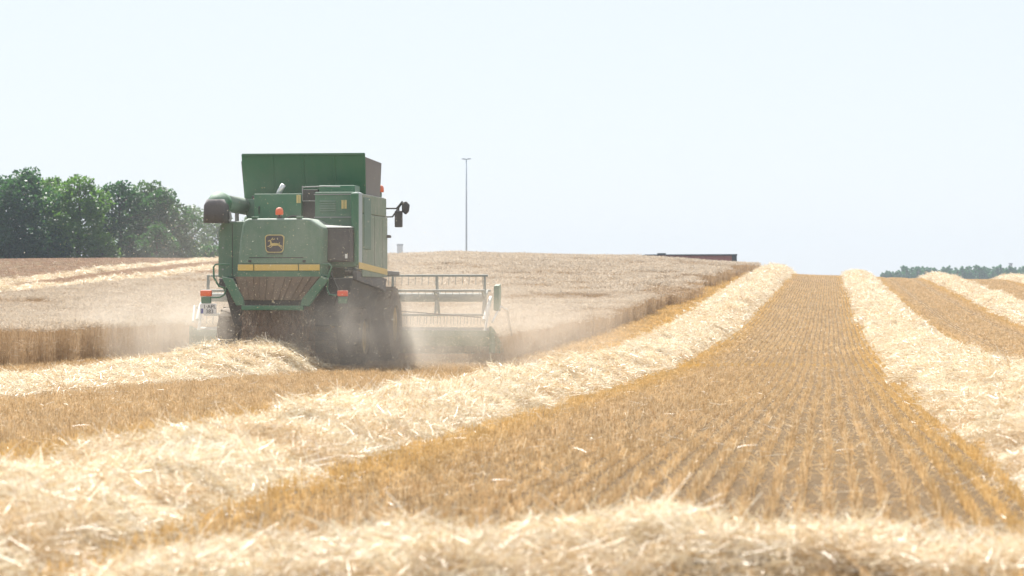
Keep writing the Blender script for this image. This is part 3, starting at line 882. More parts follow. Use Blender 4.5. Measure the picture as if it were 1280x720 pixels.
# engine deck: left box, dark grille, right box
MB().box(-0.93, 0.20, 1.35, 2.25, 3.36, 4.02).build('engine_cover', M_GREEN, C, 0.02, 3)
MB().box(0.20, 0.53, 1.52, 2.2, 3.36, 4.12).build('radiator_grille', M_BLACK, C, 0.01)
rail = MB().tube([(0.21, 1.42, 4.2), (0.21, 1.42, 3.85), (0.54, 1.42, 3.85)], 0.014).tube([(0.21, 1.42, 4.17), (0.72, 1.42, 4.19), (1.1, 1.42, 4.18)], 0.014)
rail.build('handrail', M_GREY, C)
MB().box(0.54, 1.47, 1.25, 2.25, 3.26, 4.05).build('service_panel', M_GREEN_D, C, 0.025, 3)
MB().box(0.52, 1.50, 1.23, 1.25, 3.455, 3.475).build('panel_trim', M_GREY, C)
MB().box(0.52, 1.46, 1.23, 1.25, 3.985, 4.005).build('panel_trim', M_GREY, C)
MB().box(0.56, 1.42, 1.6, 2.2, 4.05, 4.22).build('engine_box', M_GREEN, C, 0.02)
s1 = MB().box(1.17, 1.225, 1.238, 1.252, 3.66, 3.86).box(1.24, 1.295, 1.238, 1.252, 3.66, 3.86)
s1.build('warning_sticker', M_YEL2, C)
MB().box(0.085, 0.135, 1.336, 1.352, 3.80, 3.99).box(0.145, 0.185, 1.336, 1.352, 3.80, 3.99).build('warning_sticker', M_YEL2, C)
MB().tube([(-0.46, 1.75, 3.95), (-0.40, 1.72, 4.10), (-0.30, 1.68, 4.24)], 0.062, 14).build('exhaust_pipe', M_CHROME, C, smooth=True)
MB().box(1.46, 1.64, 0.86, 1.0, 2.35, 4.02).build('corner_post', M_GREEN, C, 0.05, 3)

# beacon on the hood
bc = MB().lathe([(0.05, 0), (0.05, 0.06), (0.03, 0.07), (0.03, 0.1)], (-0.07, 0.25, 3.40), n=16).build('beacon', M_BLACK, C)
MB().lathe([(0.085, 0), (0.09, 0.03), (0.088, 0.1), (0.07, 0.145), (0.035, 0.168), (0.005, 0.174)], (-0.07, 0.25, 3.49), n=20).build('lamp_lens', M_ORANGE, bc, smooth=True)

# grain tank with its raised flaps
MB().hull8([(-1.30, 2.35, 3.2), (1.30, 2.35, 3.2), (1.30, 4.5, 3.2), (-1.30, 4.5, 3.2), (-1.48, 2.5, 3.95), (1.48, 2.5, 3.95), (1.48, 4.5, 3.95), (-1.48, 4.5, 3.95)]).build('grain_tank', M_GREEN, C, 0.03)
def flap(a, b, c, d, th, mat, nm='tank_flap'):
    """a, b bottom corners, c, d top corners (c above b)"""
    a, b, c, d = map(Vector, (a, b, c, d))
    nrm = (b - a).cross(d - a).normalized() * th
    MB().hull8([a, b, b + nrm, a + nrm, d, c, c + nrm, d + nrm]).build(nm, mat, C, 0.012)
flap((-1.46, 2.62, 3.90), (1.49, 2.62, 3.90), (1.52, 2.34, 5.00), (-1.47, 2.34, 5.00), 0.03, M_GREEN)
flap((1.45, 2.66, 3.96), (1.45, 4.45, 3.96), (1.50, 4.40, 4.88), (1.47, 2.52, 4.93), 0.03, M_TAN)
flap((-1.45, 4.45, 3.96), (-1.45, 2.66, 3.96), (-1.50, 2.52, 4.85), (-1.50, 4.40, 4.85), 0.03, M_TAN)
flap((1.44, 4.47, 3.96), (-1.44, 4.47, 3.96), (-1.44, 4.70, 4.80), (1.44, 4.70, 4.80), 0.03, M_GREEN)
for xx in (-0.72, 0.02, 0.76):
    MB().hull8([(xx - 0.025, 2.57, 3.93), (xx + 0.025, 2.57, 3.93), (xx + 0.025, 2.63, 3.93), (xx - 0.025, 2.63, 3.93), (xx - 0.025, 2.30, 4.96), (xx + 0.025, 2.30, 4.96), (xx + 0.025, 2.36, 4.96), (xx - 0.025, 2.36, 4.96)]).build('flap_rib', M_GREEN, C, 0.006)
MB().hull8([(-1.45, 2.275, 4.965), (1.51, 2.275, 4.965), (1.51, 2.37, 4.965), (-1.45, 2.37, 4.965), (-1.45, 2.275, 5.015), (1.51, 2.275, 5.015), (1.51, 2.37, 5.015), (-1.45, 2.37, 5.015)]).build('flap_lip', M_GREEN_D, C, 0.01)
for xx in (-1.2, -0.4, 0.4, 1.2):
    MB().box(xx - 0.07, xx + 0.07, 2.535, 2.60, 3.86, 4.02).build('flap_hinge', M_BLACK, C, 0.008)
# small fittings on the rear: latches, handles, hinges, bolts, louvres, seams
for xx in (-0.70, 0.56):
    MB().box(xx - 0.035, xx + 0.035, -0.012, 0.02, 2.405, 2.46).build('hood_latch', M_BLACK, hood_o, 0.006)
MB().tube([(-0.28, 0.03, 2.60), (-0.28, -0.045, 2.60), (0.05, -0.045, 2.60), (0.05, 0.03, 2.60)], 0.012, 6).build('hood_handle', M_BLACK, hood_o)
for xx in (-0.62, 0.42):
    MB().box(xx - 0.06, xx + 0.06, 0.06, 0.30, 3.40, 3.455).build('hood_hinge', M_GREEN_D, hood_o, 0.01)
MB().box(-1.30, -1.29, 0.738, 0.76, 2.1, 3.3).build('shield_seam', M_BLACK, C)
for zz in (2.25, 2.75, 3.2):
    MB().lathe([(0.022, 0), (0.022, -0.012), (0.005, -0.016)], (-1.52, 0.752, zz), 'y', 8).build('bolt', M_GREY, C)
for k in range(5):
    MB().hull8([(0.66, 1.225, 3.60 + 0.055 * k), (1.04, 1.225, 3.60 + 0.055 * k), (1.04, 1.26, 3.60 + 0.055 * k), (0.66, 1.26, 3.60 + 0.055 * k), (0.66, 1.245, 3.635 + 0.055 * k), (1.04, 1.245, 3.635 + 0.055 * k), (1.04, 1.26, 3.635 + 0.055 * k), (0.66, 1.26, 3.635 + 0.055 * k)]).build('louvre', M_GREEN_D, C)
MB().tube([(-0.80, 1.36, 3.55), (-0.80, 1.31, 3.55), (-0.80, 1.31, 3.72), (-0.80, 1.36, 3.72)], 0.012, 6).build('cover_handle', M_BLACK, C)
MB().tube([(-0.2, 1.3, 3.42), (0.0, 1.28, 3.50), (0.3, 1.35, 3.46), (0.55, 1.2, 3.36)], 0.02, 6).build('hose', M_BLACK, C)
MB().tube([(1.0, 0.85, 2.35), (1.05, 0.75, 2.1), (1.2, 0.72, 1.8), (1.1, 0.8, 1.4)], 0.022, 6).build('hose', M_BLACK, C)
for yy in (2.9, 3.9):
    MB().box(1.634, 1.639, yy, yy + 0.012, 2.3, 3.52).build('side_seam', M_BLACK, C)
grain = MB().hull8([(-1.42, 2.66, 3.955), (1.42, 2.66, 3.955), (1.42, 4.4, 3.955), (-1.42, 4.4, 3.955), (-0.5, 3.3, 4.12), (0.5, 3.3, 4.12), (0.5, 3.8, 4.12), (-0.5, 3.8, 4.12)])
grain.build('grain_heap', M_TAN, C)

# unloading auger folded back along the left side
au = MB().tube([(-1.42, 4.3, 3.74), (-1.50, 2.4, 3.78), (-1.58, 0.85, 3.80)], 0.20, 20).build('unloading_auger', M_GREEN_H, C, smooth=True)
el = MB().tube([(-1.575, 0.95, 3.80), (-1.59, 0.66, 3.81), (-1.60, 0.50, 3.74), (-1.60, 0.44, 3.58)], 0.245, 20, [0.225, 0.245, 0.25, 0.25])
el.build('auger_elbow', M_GREEN, au, smooth=True)
sp = MB()
vs = []
for (zz, kx, ky) in ((3.86, 0.20, 0.24), (3.72, 0.27, 0.29), (3.55, 0.275, 0.29), (3.32, 0.285, 0.29)):
    for k in range(20):
        q = 2 * math.pi * k / 20
        vs.append((-1.60 + kx * math.copysign(abs(math.cos(q)) ** 0.5, math.cos(q)), 0.46 + ky * math.copysign(abs(math.sin(q)) ** 0.7, math.sin(q)), zz))
fs = [(i * 20 + k, i * 20 + (k + 1) % 20, (i + 1) * 20 + (k + 1) % 20, (i + 1) * 20 + k) for i in range(3) for k in range(20)] + [tuple(range(20)), tuple(range(60, 80))]
sp.add(vs, fs)
sp.build('rubber_spout', M_DARK, au, smooth=True)
MB().tube([(-1.30, 0.5, 3.58), (-1.27, 0.5, 3.42), (-1.31, 0.48, 3.36)], 0.035, 8).build('spout_hook', M_GREY, au)
MB().tube([(-1.50, 2.0, 3.33), (-1.50, 2.0, 3.60)], 0.05, 8).build('auger_rest', M_GREY, C)

# right side: framed panels and the yellow stripe
MB().box(1.60, 1.635, 1.46, 4.62, 2.08, 3.55).build('side_panel', M_GREEN_S, C, 0.02)
MB().box(1.50, 1.63, 1.0, 1.44, 2.25, 4.04).build('side_panel', M_PALE, C, 0.04, 3)
MB().box(1.61, 1.650, 1.54, 2.42, 2.72, 3.94).build('inspection_panel', M_GLASSG, C, 0.06, 4)
MB().box(1.50, 1.632, 1.46, 4.5, 3.56, 4.02).build('tank_side_panel', M_GREEN_S, C, 0.03)
MB().prism_x([(0.95, 2.27), (4.55, 2.14), (4.55, 2.28), (0.95, 2.42)], 1.636, 1.648).build('side_stripe', M_YEL, C)
MB().prism_x([(0.9, 2.22), (4.6, 2.06), (4.6, 1.72), (3.9, 1.80), (1.6, 1.95), (0.9, 2.0)], 1.50, 1.60).build('side_skirt', M_DARK, C, 0.02)
MB().prism_x([(0.9, 2.24), (4.6, 2.10), (4.6, 1.72), (3.9, 1.80), (1.6, 1.95), (0.9, 2.0)], -1.58, -1.50).build('side_skirt', M_DARK, C, 0.02)

# cab, platform, mirrors, roof beacon
cabp = [(4.95, 2.25), (4.95, 4.12), (6.35, 4.12), (6.75, 3.1), (6.45, 2.25)]
MB().prism_x(cabp, -1.0, 1.05).build('cab', M_GLASS, C, 0.02)
for x in (-1.02, 1.07):
    fr = MB()
    for a, b in zip(cabp, cabp[1:] + cabp[:1]):
        fr.tube([(x, a[0], a[1]), (x, b[0], b[1])], 0.05, 6)
    fr.build('cab_frame', M_BLACK, C)
MB().box(-1.08, 1.13, 4.85, 6.65, 4.10, 4.28).build('cab_roof', M_GREEN_D, C, 0.06, 3)
MB().box(-0.3, 0.3, 5.2, 5.7, 2.30, 3.4).build('driver_seat', M_BLACK, C, 0.05)
MB().box(-1.15, 1.62, 4.66, 6.4, 2.12, 2.24).build('cab_platform', M_BLACK, C, 0.02)
rb = MB().tube([(1.13, 5.3, 4.15), (1.32, 5.3, 4.15), (1.32, 5.3, 4.20)], 0.03, 8).build('roof_beacon', M_BLACK, C)
MB().lathe([(0.095, 0), (0.10, 0.03), (0.098, 0.1), (0.08, 0.15), (0.04, 0.175), (0.005, 0.18)], (1.32, 5.3, 4.20), n=20).build('lamp_lens', M_ORANGE, rb, smooth=True)
mm = MB().tube([(1.06, 6.5, 3.84), (1.50, 6.6, 3.84), (1.66, 6.6, 4.02)], 0.022, 8).tube([(1.06, 6.5, 3.62), (1.40, 6.6, 3.63), (1.66, 6.6, 4.0)], 0.022, 8).tube([(1.56, 6.6, 3.9), (1.56, 6.6, 3.76)], 0.02, 8)
arm_o = mm.build('mirror_arm', M_BLACK, C)
MB().box(1.46, 1.66, 6.54, 6.64, 3.36, 3.78).build('mirror', M_DARK, arm_o, 0.03, 3)
MB().prism_y([(1.64, 3.98), (1.76, 4.02), (1.84, 3.93), (1.82, 3.76), (1.74, 3.68), (1.65, 3.76)], 6.54, 6.66).build('round_mirror', M_DARK, arm_o, 0.02)
MB().box(1.55, 1.72, 4.5, 4.7, 3.05, 3.12).build('side_lamp', M_DARK, C, 0.02)

# wheels
def wheel(x0, x1, y, r, rim_r, lugs):
    w = x1 - x0
    prof = [(rim_r, 0.0), (r * 0.86, 0.0), (r * 0.955, 0.05 * w), (r * 0.985, 0.2 * w), (r * 0.985, 0.8 * w), (r * 0.955, 0.95 * w), (r * 0.86, w), (rim_r, w)]
    ww = MB()
    m = 40; vs = []; fs = []
    for rr, hx in prof:
        for k in range(m):
            q = 2 * math.pi * k / m
            vs.append((x0 + hx, y + rr * math.cos(q), r + rr * math.sin(q)))
    for i in range(len(prof) - 1):
        for k in range(m):
            fs.append((i * m + k, i * m + (k + 1) % m, (i + 1) * m + (k + 1) % m, (i + 1) * m + k))
    for k in range(m): fs.append(((len(prof) - 1) * m + k, (len(prof) - 1) * m + (k + 1) % m, (k + 1) % m, k))
    ww.add(vs, fs)
    for k in range(lugs):
        for side in (0, 1):
            q0 = 2 * math.pi * (k + 0.5 * side) / lugs
            xa, xb = (x0 + 0.02, x0 + 0.52 * w) if side == 0 else (x1 - 0.02, x1 - 0.52 * w)
            pts = []
            for (xx, dq) in ((xa, 0.0), (xb, 0.22)):
                for ra in (r * 0.95, r * 1.0):
                    for e in (-0.035, 0.035):
                        q = q0 + dq + e
                        pts.append((xx, y + ra * math.cos(q), r + ra * math.sin(q)))
            ww.add(pts, [(0, 1, 3, 2), (4, 6, 7, 5), (0, 2, 6, 4), (1, 5, 7, 3), (2, 3, 7, 6), (0, 4, 5, 1)])
    wo = ww.build('wheel', M_TYRE, C)
    xo = x1 if x1 > 0 else x0
    s = 1 if x1 > 0 else -1
    MB().lathe([(0.02, -0.10 * s), (rim_r * 0.35, -0.10 * s), (rim_r * 0.4, -0.16 * s), (rim_r * 0.82, -0.20 * s), (rim_r * 0.93, -0.04 * s), (rim_r * 1.03, 0.025 * s), (rim_r * 1.03, -0.04 * s)], (xo - 0.07 * s, y, r), 'x', 36).build('rim', M_YEL, wo, smooth=False)
    return wo
wheel(1.02, 1.78, 5.05, 0.93, 0.47, 18); wheel(-1.78, -1.02, 5.05, 0.93, 0.47, 18)
wheel(1.14, 1.70, 1.45, 0.69, 0.42, 16); wheel(-1.70, -1.14, 1.45, 0.69, 0.42, 16)
MB().tube([(-1.2, 1.45, 0.69), (1.2, 1.45, 0.69)], 0.11, 12).box(-0.35, 0.35, 1.2, 1.7, 0.6, 1.0).build('rear_axle', M_BLACK, C)
MB().tube([(-1.1, 5.05, 0.93), (1.1, 5.05, 0.93)], 0.18, 12).build('front_axle', M_BLACK, C)
MB().box(1.0, 1.07, 0.9, 0.98, 0.9, 1.5).build('parking_prop', M_YEL, C)

# rear light brackets
def bracket(s, pts1, pts2, lx0, lx1, plate):
    b = MB().tube(pts1, 0.022, 8)
    if pts2: b.tube(pts2, 0.022, 8)
    bo = b.build('light_bracket', M_GREEN, C)
    MB().box(lx0, lx1, -0.10, 0.02, 1.63, 1.77).build('rear_lamp', M_ORANGE if s < 0 else M_RED, bo, 0.03, 3)
    MB().box(lx0 + 0.02, lx1 - 0.02, -0.08, 0.02, 1.47, 1.625).build('lamp_box', M_GREEN_D, bo, 0.01)
    if plate:
        po = MB().box(-1.84, -1.46, -0.095, -0.075, 1.225, 1.465).build('number_plate', M_WHITE, bo, 0.006)
        MB().box(-1.825, -1.765, -0.099, -0.094, 1.24, 1.35).build('plate_band', M_BLUE, po)
        for txt, zz in (('1·APL', 1.355), ('383', 1.245)):
            cu = bpy.data.curves.new('plate_text', 'FONT'); cu.body = txt; cu.size = 0.125; cu.align_x = 'CENTER'; cu.extrude = 0.002
            t = bpy.data.objects.new('plate_text', cu)
            dg = None
            COL.objects.link(t)
            me = bpy.data.meshes.new_from_object(t)
            bpy.data.objects.remove(t)
            me.transform(Matrix.Translation((-1.615, -0.099, zz)) @ Matrix.Rotation(R(90), 4, 'X'))
            to = link_mesh('plate_lettering', me, M_BLACK, po)
bracket(-1, [(-1.2, 0.1, 2.36), (-1.5, 0.0, 2.36), (-1.55, 0.0, 2.30), (-1.54, 0.0, 2.06), (-1.42, 0.0, 1.86), (-1.30, 0.1, 1.82)],
        [(-1.24, 0.1, 2.10), (-1.26, 0.0, 1.76), (-1.30, -0.02, 1.66), (-1.40, -0.04, 1.61), (-1.62, -0.04, 1.60)], -1.84, -1.58, True)
bracket(1, [(0.9, 0.1, 2.36), (1.15, 0.0, 2.36), (1.20, 0.0, 2.30), (1.12, 0.0, 2.10), (1.09, 0.0, 1.80), (1.15, 0.0, 1.67), (1.36, -0.03, 1.65)],
        [(0.95, 0.1, 2.10), (1.16, 0.0, 2.10)], 1.34, 1.58, False)
MB().hull8([(-1.5, 0.2, 1.86), (-1.2, 0.2, 1.80), (-1.2, 0.6, 1.80), (-1.5, 0.6, 1.86), (-1.45, 0.2, 2.04), (-1.2, 0.2, 2.06), (-1.2, 0.6, 2.06), (-1.45, 0.6, 2.04)]).build('rear_step', M_DARK, C, 0.02)

# header: feeder house, table, reel, dividers
hd = MB().hull8([(-0.8, 6.2, 0.9), (0.8, 6.2, 0.9), (0.8, 7.6, 0.35), (-0.8, 7.6, 0.35), (-0.8, 6.2, 1.7), (0.8, 6.2, 1.7), (0.8, 7.6, 1.05), (-0.8, 7.6, 1.05)]).build('header', M_GREEN_D, C, 0.03)
MB().prism_x([(6.75, 0.35), (6.70, 0.60), (6.76, 0.74), (6.84, 0.74), (6.80, 0.62), (6.85, 0.42), (7.35, 0.22), (7.75, 0.18), (7.75, 0.14), (7.3, 0.16)], -3.85, 3.85).build('cutter_table', M_GREEN, hd)
MB().tube([(-3.8, 7.15, 0.62), (3.8, 7.15, 0.62)], 0.2, 14).build('feed_auger', M_GREY, hd, smooth=True)
MB().box(-3.85, 3.85, 7.7, 7.86, 0.13, 0.17).build('cutter_bar', M_GREY, hd)
reel_y, reel_z, rr = 7.75, 1.58, 0.56
reel = MB().tube([(-3.72, reel_y, reel_z), (3.62, reel_y, reel_z)], 0.115, 16).build('reel', M_REEL, hd)
NB = 5
for b in range(NB):
    q = R(90 + 360 / NB * b)
    cy, czz = reel_y + rr * math.cos(q), reel_z + rr * math.sin(q)
    bt = MB().tube([(-3.72, cy, czz), (3.68, cy, czz)], 0.03, 8)
    for k in range(42):
        xx = -3.65 + 7.2 * k / 41
        bt.tube([(xx, cy, czz), (xx, cy - 0.01, czz - 0.12), (xx, cy - 0.05, czz - 0.24)], 0.0075, 5)
    bt.build('reel_bat', M_REEL, reel)
for xx in (-3.7, -2.5, -1.25, 0.0, 1.2, 2.36, 3.6):
    sp_ = MB()
    for b in range(NB):
        q = R(90 + 360 / NB * b)
        sp_.tube([(xx, reel_y, reel_z), (xx, reel_y + rr * math.cos(q), reel_z + rr * math.sin(q))], 0.035, 6, [0.05, 0.03])
    sp_.build('reel_spider', M_REEL, reel)
for s in (-1, 1):
    x = 3.72 * s
    ra = MB().tube([(x, 6.75, 1.0), (x + 0.04 * s, 7.2, 1.35), (x + 0.04 * s, 7.75, 1.58)], 0.05, 8).tube([(x, 6.8, 0.6), (x + 0.06 * s, 7.5, 1.5)], 0.035, 8)
    ra.build('reel_arm', M_WHITE, hd)
    MB().prism_x([(6.7, 0.2), (6.7, 0.85), (7.3, 0.75), (8.6, 0.40), (9.1, 0.15), (8.4, 0.12)], 3.86 * s, 3.92 * s).build('crop_divider', M_GREEN_D, hd)
    if s > 0:
        MB().prism_x([(7.35, 1.25), (7.42, 1.88), (7.75, 1.92), (7.85, 1.72), (7.70, 1.22)], 3.88, 4.02).build('reel_end_shield', M_GREEN, hd, 0.02)
    MB().tube([(3.9 * s, 7.0, 0.95), (4.02 * s, 7.6, 1.35), (4.1 * s, 8.4, 1.25), (4.1 * s, 9.2, 0.6)], 0.03, 8).build('divider_rod', M_WHITE, hd)
MB().tube([(0.9, 7.0, 1.28), (3.6, 7.0, 1.07)], 0.015, 6).build('hydraulic_line', M_BLACK, hd)

# straw dropping out of the back, chaff in the air, dust
def falling():
    n = 5200
    t = rng.random(n)
    x = -0.12 + rng.normal(0, 0.40, n) * (0.9 + 0.25 * t); x = np.clip(x, -0.86, 0.70 + 0.1 * t)
    y = 0.25 - 0.25 * t + rng.normal(0, 0.14, n)
    z = 1.45 - 1.30 * t
    P = np.stack([x, y, z], 1)
    D = np.stack([rng.normal(0, 0.35, n), rng.normal(0, 0.35, n), -np.ones(n) * rng.uniform(0.2, 1.2, n)], 1); D /= np.linalg.norm(D, axis=1)[:, None]
    v, q, tn = ribbons(P, D, rng.uniform(0.08, 0.3, n), 0.006 * rng.uniform(0.6, 1.4, n), np.clip(rng.normal(0.42, 0.28, n), 0, 1), 0.15, 2, 0.8)
    o = link_mesh('falling_straw', quad_mesh('falling_straw', v, q, tn, M_BROWN))
    o.location = (XC, Y0, ZG)
    tag(o, 'curtain of brown straw falling from the rear chute of the harvester', 'straw', kind='stuff')
falling()
def chaff():
    n = 11000
    x = rng.normal(0.6, 2.3, n); y = rng.uniform(-4.5, 7, n); z = np.abs(rng.normal(0.6, 1.6, n))
    m = 9000
    x = np.concatenate([x, rng.normal(2.0, 2.6, m)]); y = np.concatenate([y, rng.uniform(-3, 7, m)]); z = np.concatenate([z, np.abs(rng.normal(0.2, 0.7, m))])
    k = (z < 4.3); x, y, z = x[k], y[k], z[k]; n = len(x)
    P = np.stack([x, y, z], 1)
    D = rng.normal(size=(n, 3)); D /= np.linalg.norm(D, axis=1)[:, None]
    v, q, tn = ribbons(P, D, 0.006 + 0.026 * rng.random(n) ** 2.8, rng.uniform(0.005, 0.010, n), rng.random(n), 0.1, 1, 0.8)
    o = link_mesh('flying_chaff', quad_mesh('flying_chaff', v, q, tn, M_CHAFF))
    o.location = (XC, Y0, ZG)
    tag(o, 'specks of pale chaff flying around the harvester', 'chaff', kind='stuff')
chaff()

def dust(name, c, r, dens, label, nscale=0.8, col=(0.72, 0.66, 0.58)):
    m, nt, out = nodes('field_dust')
    tc = N(nt, 'ShaderNodeTexCoord')
    ln = N(nt, 'ShaderNodeVectorMath', operation='LENGTH'); nt.links.new(tc.outputs['Object'], ln.inputs[0])
    fall = N(nt, 'ShaderNodeMapRange', interpolation_type='SMOOTHSTEP')
    fall.inputs[1].default_value = 1.0; fall.inputs[2].default_value = 0.25; fall.inputs[3].default_value = 0.0; fall.inputs[4].default_value = 1.0
    nt.links.new(ln.outputs['Value'], fall.inputs[0])
    mp = N(nt, 'ShaderNodeMapping'); mp.inputs['Scale'].default_value = r; nt.links.new(tc.outputs['Object'], mp.inputs[0])
    no = N(nt, 'ShaderNodeTexNoise'); no.inputs['Scale'].default_value = nscale; no.inputs['Detail'].default_value = 5; no.inputs['Distortion'].default_value = 0.6
    nt.links.new(mp.outputs[0], no.inputs['Vector'])
    nr = N(nt, 'ShaderNodeMapRange'); nr.inputs[1].default_value = 0.36; nr.inputs[2].default_value = 0.68; nr.inputs[3].default_value = 0.02
    nt.links.new(no.outputs[0], nr.inputs[0])
    mu = N(nt, 'ShaderNodeMath', operation='MULTIPLY'); nt.links.new(fall.outputs[0], mu.inputs[0]); nt.links.new(nr.outputs[0], mu.inputs[1])
    m2 = N(nt, 'ShaderNodeMath', operation='MULTIPLY'); nt.links.new(mu.outputs[0], m2.inputs[0]); m2.inputs[1].default_value = dens
    vol = N(nt, 'ShaderNodeVolumePrincipled')
    vol.inputs['Color'].default_value = (*col, 1); vol.inputs['Anisotropy'].default_value = 0.25
    nt.links.new(m2.outputs[0], vol.inputs['Density'])
    nt.links.new(vol.outputs[0], out.inputs['Volume'])
    bm = bmesh.new(); bmesh.ops.create_icosphere(bm, subdivisions=3, radius=1.0)
    me = bpy.data.meshes.new(name); bm.to_mesh(me); bm.free()
    o = link_mesh(name, me, m)
    o.location = (XC + c[0], Y0 + c[1], ZG + c[2]); o.scale = r
    tag(o, label, 'dust', kind='stuff')
dust('dust_cloud', (1.1, 1.4, 0.4), (3.1, 4.6, 2.1), 0.32, 'dense grey dust rolling around the rear and right wheels of the harvester', 1.3, (0.66, 0.61, 0.55))
dust('dust_cloud', (3.8, 4.4, 0.6), (5.8, 5.6, 1.9), 0.19, 'brownish dust drifting low over the cutting header to the right', 1.0, (0.66, 0.585, 0.50))
dust('dust_cloud', (1.5, 0.3, 0.45), (2.2, 2.8, 1.6), 0.62, 'thick dust in front of the right rear wheel of the harvester', 1.6)
dust('dust_cloud', (0.3, 1.0, 1.6), (6.2, 6.0, 4.0), 0.045, 'thin pale dust hanging round the whole harvester up to its roof', 0.6)
dust('dust_cloud', (-2.6, 1.0, 0.6), (4.2, 3.4, 1.6), 0.32, 'low tan dust behind the left rear corner of the harvester', 1.2)

# ------------------------------------------------------------------ trees
def leaf_cloud(centres, radii, per, size, g):
    v, q, t = [], [], []
    for c, r in zip(centres, radii):
        n = int(per * r ** 2)
        d = g.normal(size=(n, 3)); d /= np.linalg.norm(d, axis=1)[:, None]
        p = c + d * (r * g.uniform(0.35, 1.0, n) ** 0.6)[:, None] * np.array([1, 1, 0.75])
        D = g.normal(size=(n, 3)); D[:, 2] *= 0.6; D /= np.linalg.norm(D, axis=1)[:, None]
        L = size * g.uniform(0.6, 1.4, n)
        tb = g.uniform(0.15, 0.85)
        a = ribbons(p - D * (L / 2)[:, None], D, L, L * 0.75, np.clip(g.normal(tb, 0.2, n), 0, 1), 0.1, 1, 0.7, g)
        v.append(a[0]); q.append(a[1]); t.append(a[2])
    return join(list(zip(v, q, t)))

def tree_meshes(seed, h, w, mat, bole=0.18, size=0.30, conifer=False, per=95, nb=30):
    g = np.random.default_rng(seed)
    r2 = random.Random(seed)
    tr = MB()
    tr.tube([(0, 0, -0.3), (0.05 * h * g.normal() * 0.3, 0.02 * h * g.normal(), h * 0.35), (0.04 * h * g.normal(), 0.03 * h * g.normal(), h * 0.85)], 0.2, 8, [0.032 * h, 0.022 * h, 0.006 * h])
    cs, rs = [], []
    if conifer:
        for k in range(nb):
            t = (k + g.random()) / nb
            z = h * (bole + (1 - bole) * t)
            rad = w * 0.5 * (1 - t) ** 0.8
            a = g.uniform(0, 6.28)
            cs.append(np.array([rad * 0.6 * math.cos(a), rad * 0.6 * math.sin(a), z])); rs.append(max(0.35, rad * 0.75))
    else:
        for k in range(nb):
            t = (k + 0.5) / nb
            z = h * (bole + (0.97 - bole) * t)
            prof = math.sin(math.pi * min(1, 0.14 + 0.86 * t) ** 0.9) ** 0.7 if t < 0.98 else 0.2
            rad = w * 0.5 * prof * g.uniform(0.35, 1.0)
            a = k * 2.4 + g.uniform(-0.6, 0.6)
            c = np.array([rad * math.cos(a), rad * math.sin(a), z - 0.04 * h])
            cs.append(c); rs.append(w * g.uniform(0.13, 0.24) * (0.75 if t > 0.85 else 1))
            if k % 2 == 0:
                z0 = max(h * 0.15, z - h * 0.16)
                tr.tube([(0, 0, z0), tuple(c * np.array([0.5, 0.5, 1]) + np.array([0, 0, (z0 - c[2]) * 0.4])), tuple(c)], 0.05, 5, [0.012 * h, 0.008 * h, 0.003 * h])
    v, q, t = leaf_cloud(cs, rs, per, size, g)
    return tr, quad_mesh('crown', v, q, t, mat)

def plant_tree(name, px, d, h, w, seed, mat, label, cat='tree', group=None, rz=0.0, **kw):
    x, y = at(px, d)
    o = empty(name, (x, y, tz(x, y) - 0.1), rz)
    tag(o, label, cat, group)
    tr, cm = tree_meshes(seed, h, w, mat, **kw)
    tr.build('trunk', M_BARK, o, smooth=True)
    link_mesh('crown', cm, None, o)
    return o
TG = 'tall trees in the row on the left'
row = [(-22, 300, 11.8, 9.6, 0, 'tall dark tree cut by the left edge of the photo'),
       (30, 298, 11.6, 10.4, 0, 'broad dark green tree second from the left end of the row'),
       (62, 318, 11.8, 9.0, 1, 'slim tree behind, between the two broad dark crowns at the left'),
       (98, 302, 11.0, 10.4, 1, 'broad lighter green tree with a round top, sky showing at its foot'),
       (150, 306, 10.6, 9.0, 0, 'dark narrow tree right of the round light green one'),
       (186, 316, 11.2, 9.4, 2, 'tall grey-green tree with a loose top in the middle of the row'),
       (206, 306, 9.8, 7.2, 0, 'dark tree with a pointed right shoulder, before the loose end of the row'),
       (240, 420, 12.2, 9.4, 2, 'paler hazy tree left of the harvester auger spout'),
       (272, 440, 12.4, 9.6, 2, 'palest thin tree showing around the auger spout'),
       (312, 450, 12.6, 7.0, 2, 'thin hazy tree top just above the green auger tube')]
for i, (px, d, h_, w_, mk, lab) in enumerate(row):
    thin = i >= 7
    plant_tree('deciduous_tree', px, d, h_, w_, 100 + i, M_LEAF[mk], lab, 'tree', TG, bole=0.10 if not thin else 0.2, per=92 if not thin else 55, nb=30 if not thin else 26)
BG = 'bushes under the tree row'
for i, (px, d, h_, w_, mk, lab) in enumerate([(12, 296, 4.6, 8, 0, 'dark bush at the foot of the leftmost trees'), (60, 297, 3.6, 6, 0, 'low dark bush under the second broad tree'),
                                            (128, 299, 3.8, 6, 1, 'low green bush at a gap with sky in the tree row'), (168, 300, 3.6, 5, 0, 'dark bush under the loose grey-green tree'),
                                            (197, 298, 5.2, 5.5, 0, 'green pointed bush before the dark trees'), (226, 305, 3.6, 6.5, 2, 'grey-green round bush at the right end of the tree row'),
                                            (262, 330, 2.8, 7.0, 0, 'low hazy bush left of the harvester body')]):
    plant_tree('bush', px, d, h_, w_, 300 + i, M_LEAF[mk], lab, 'bush', BG, bole=0.02, nb=18, per=95)

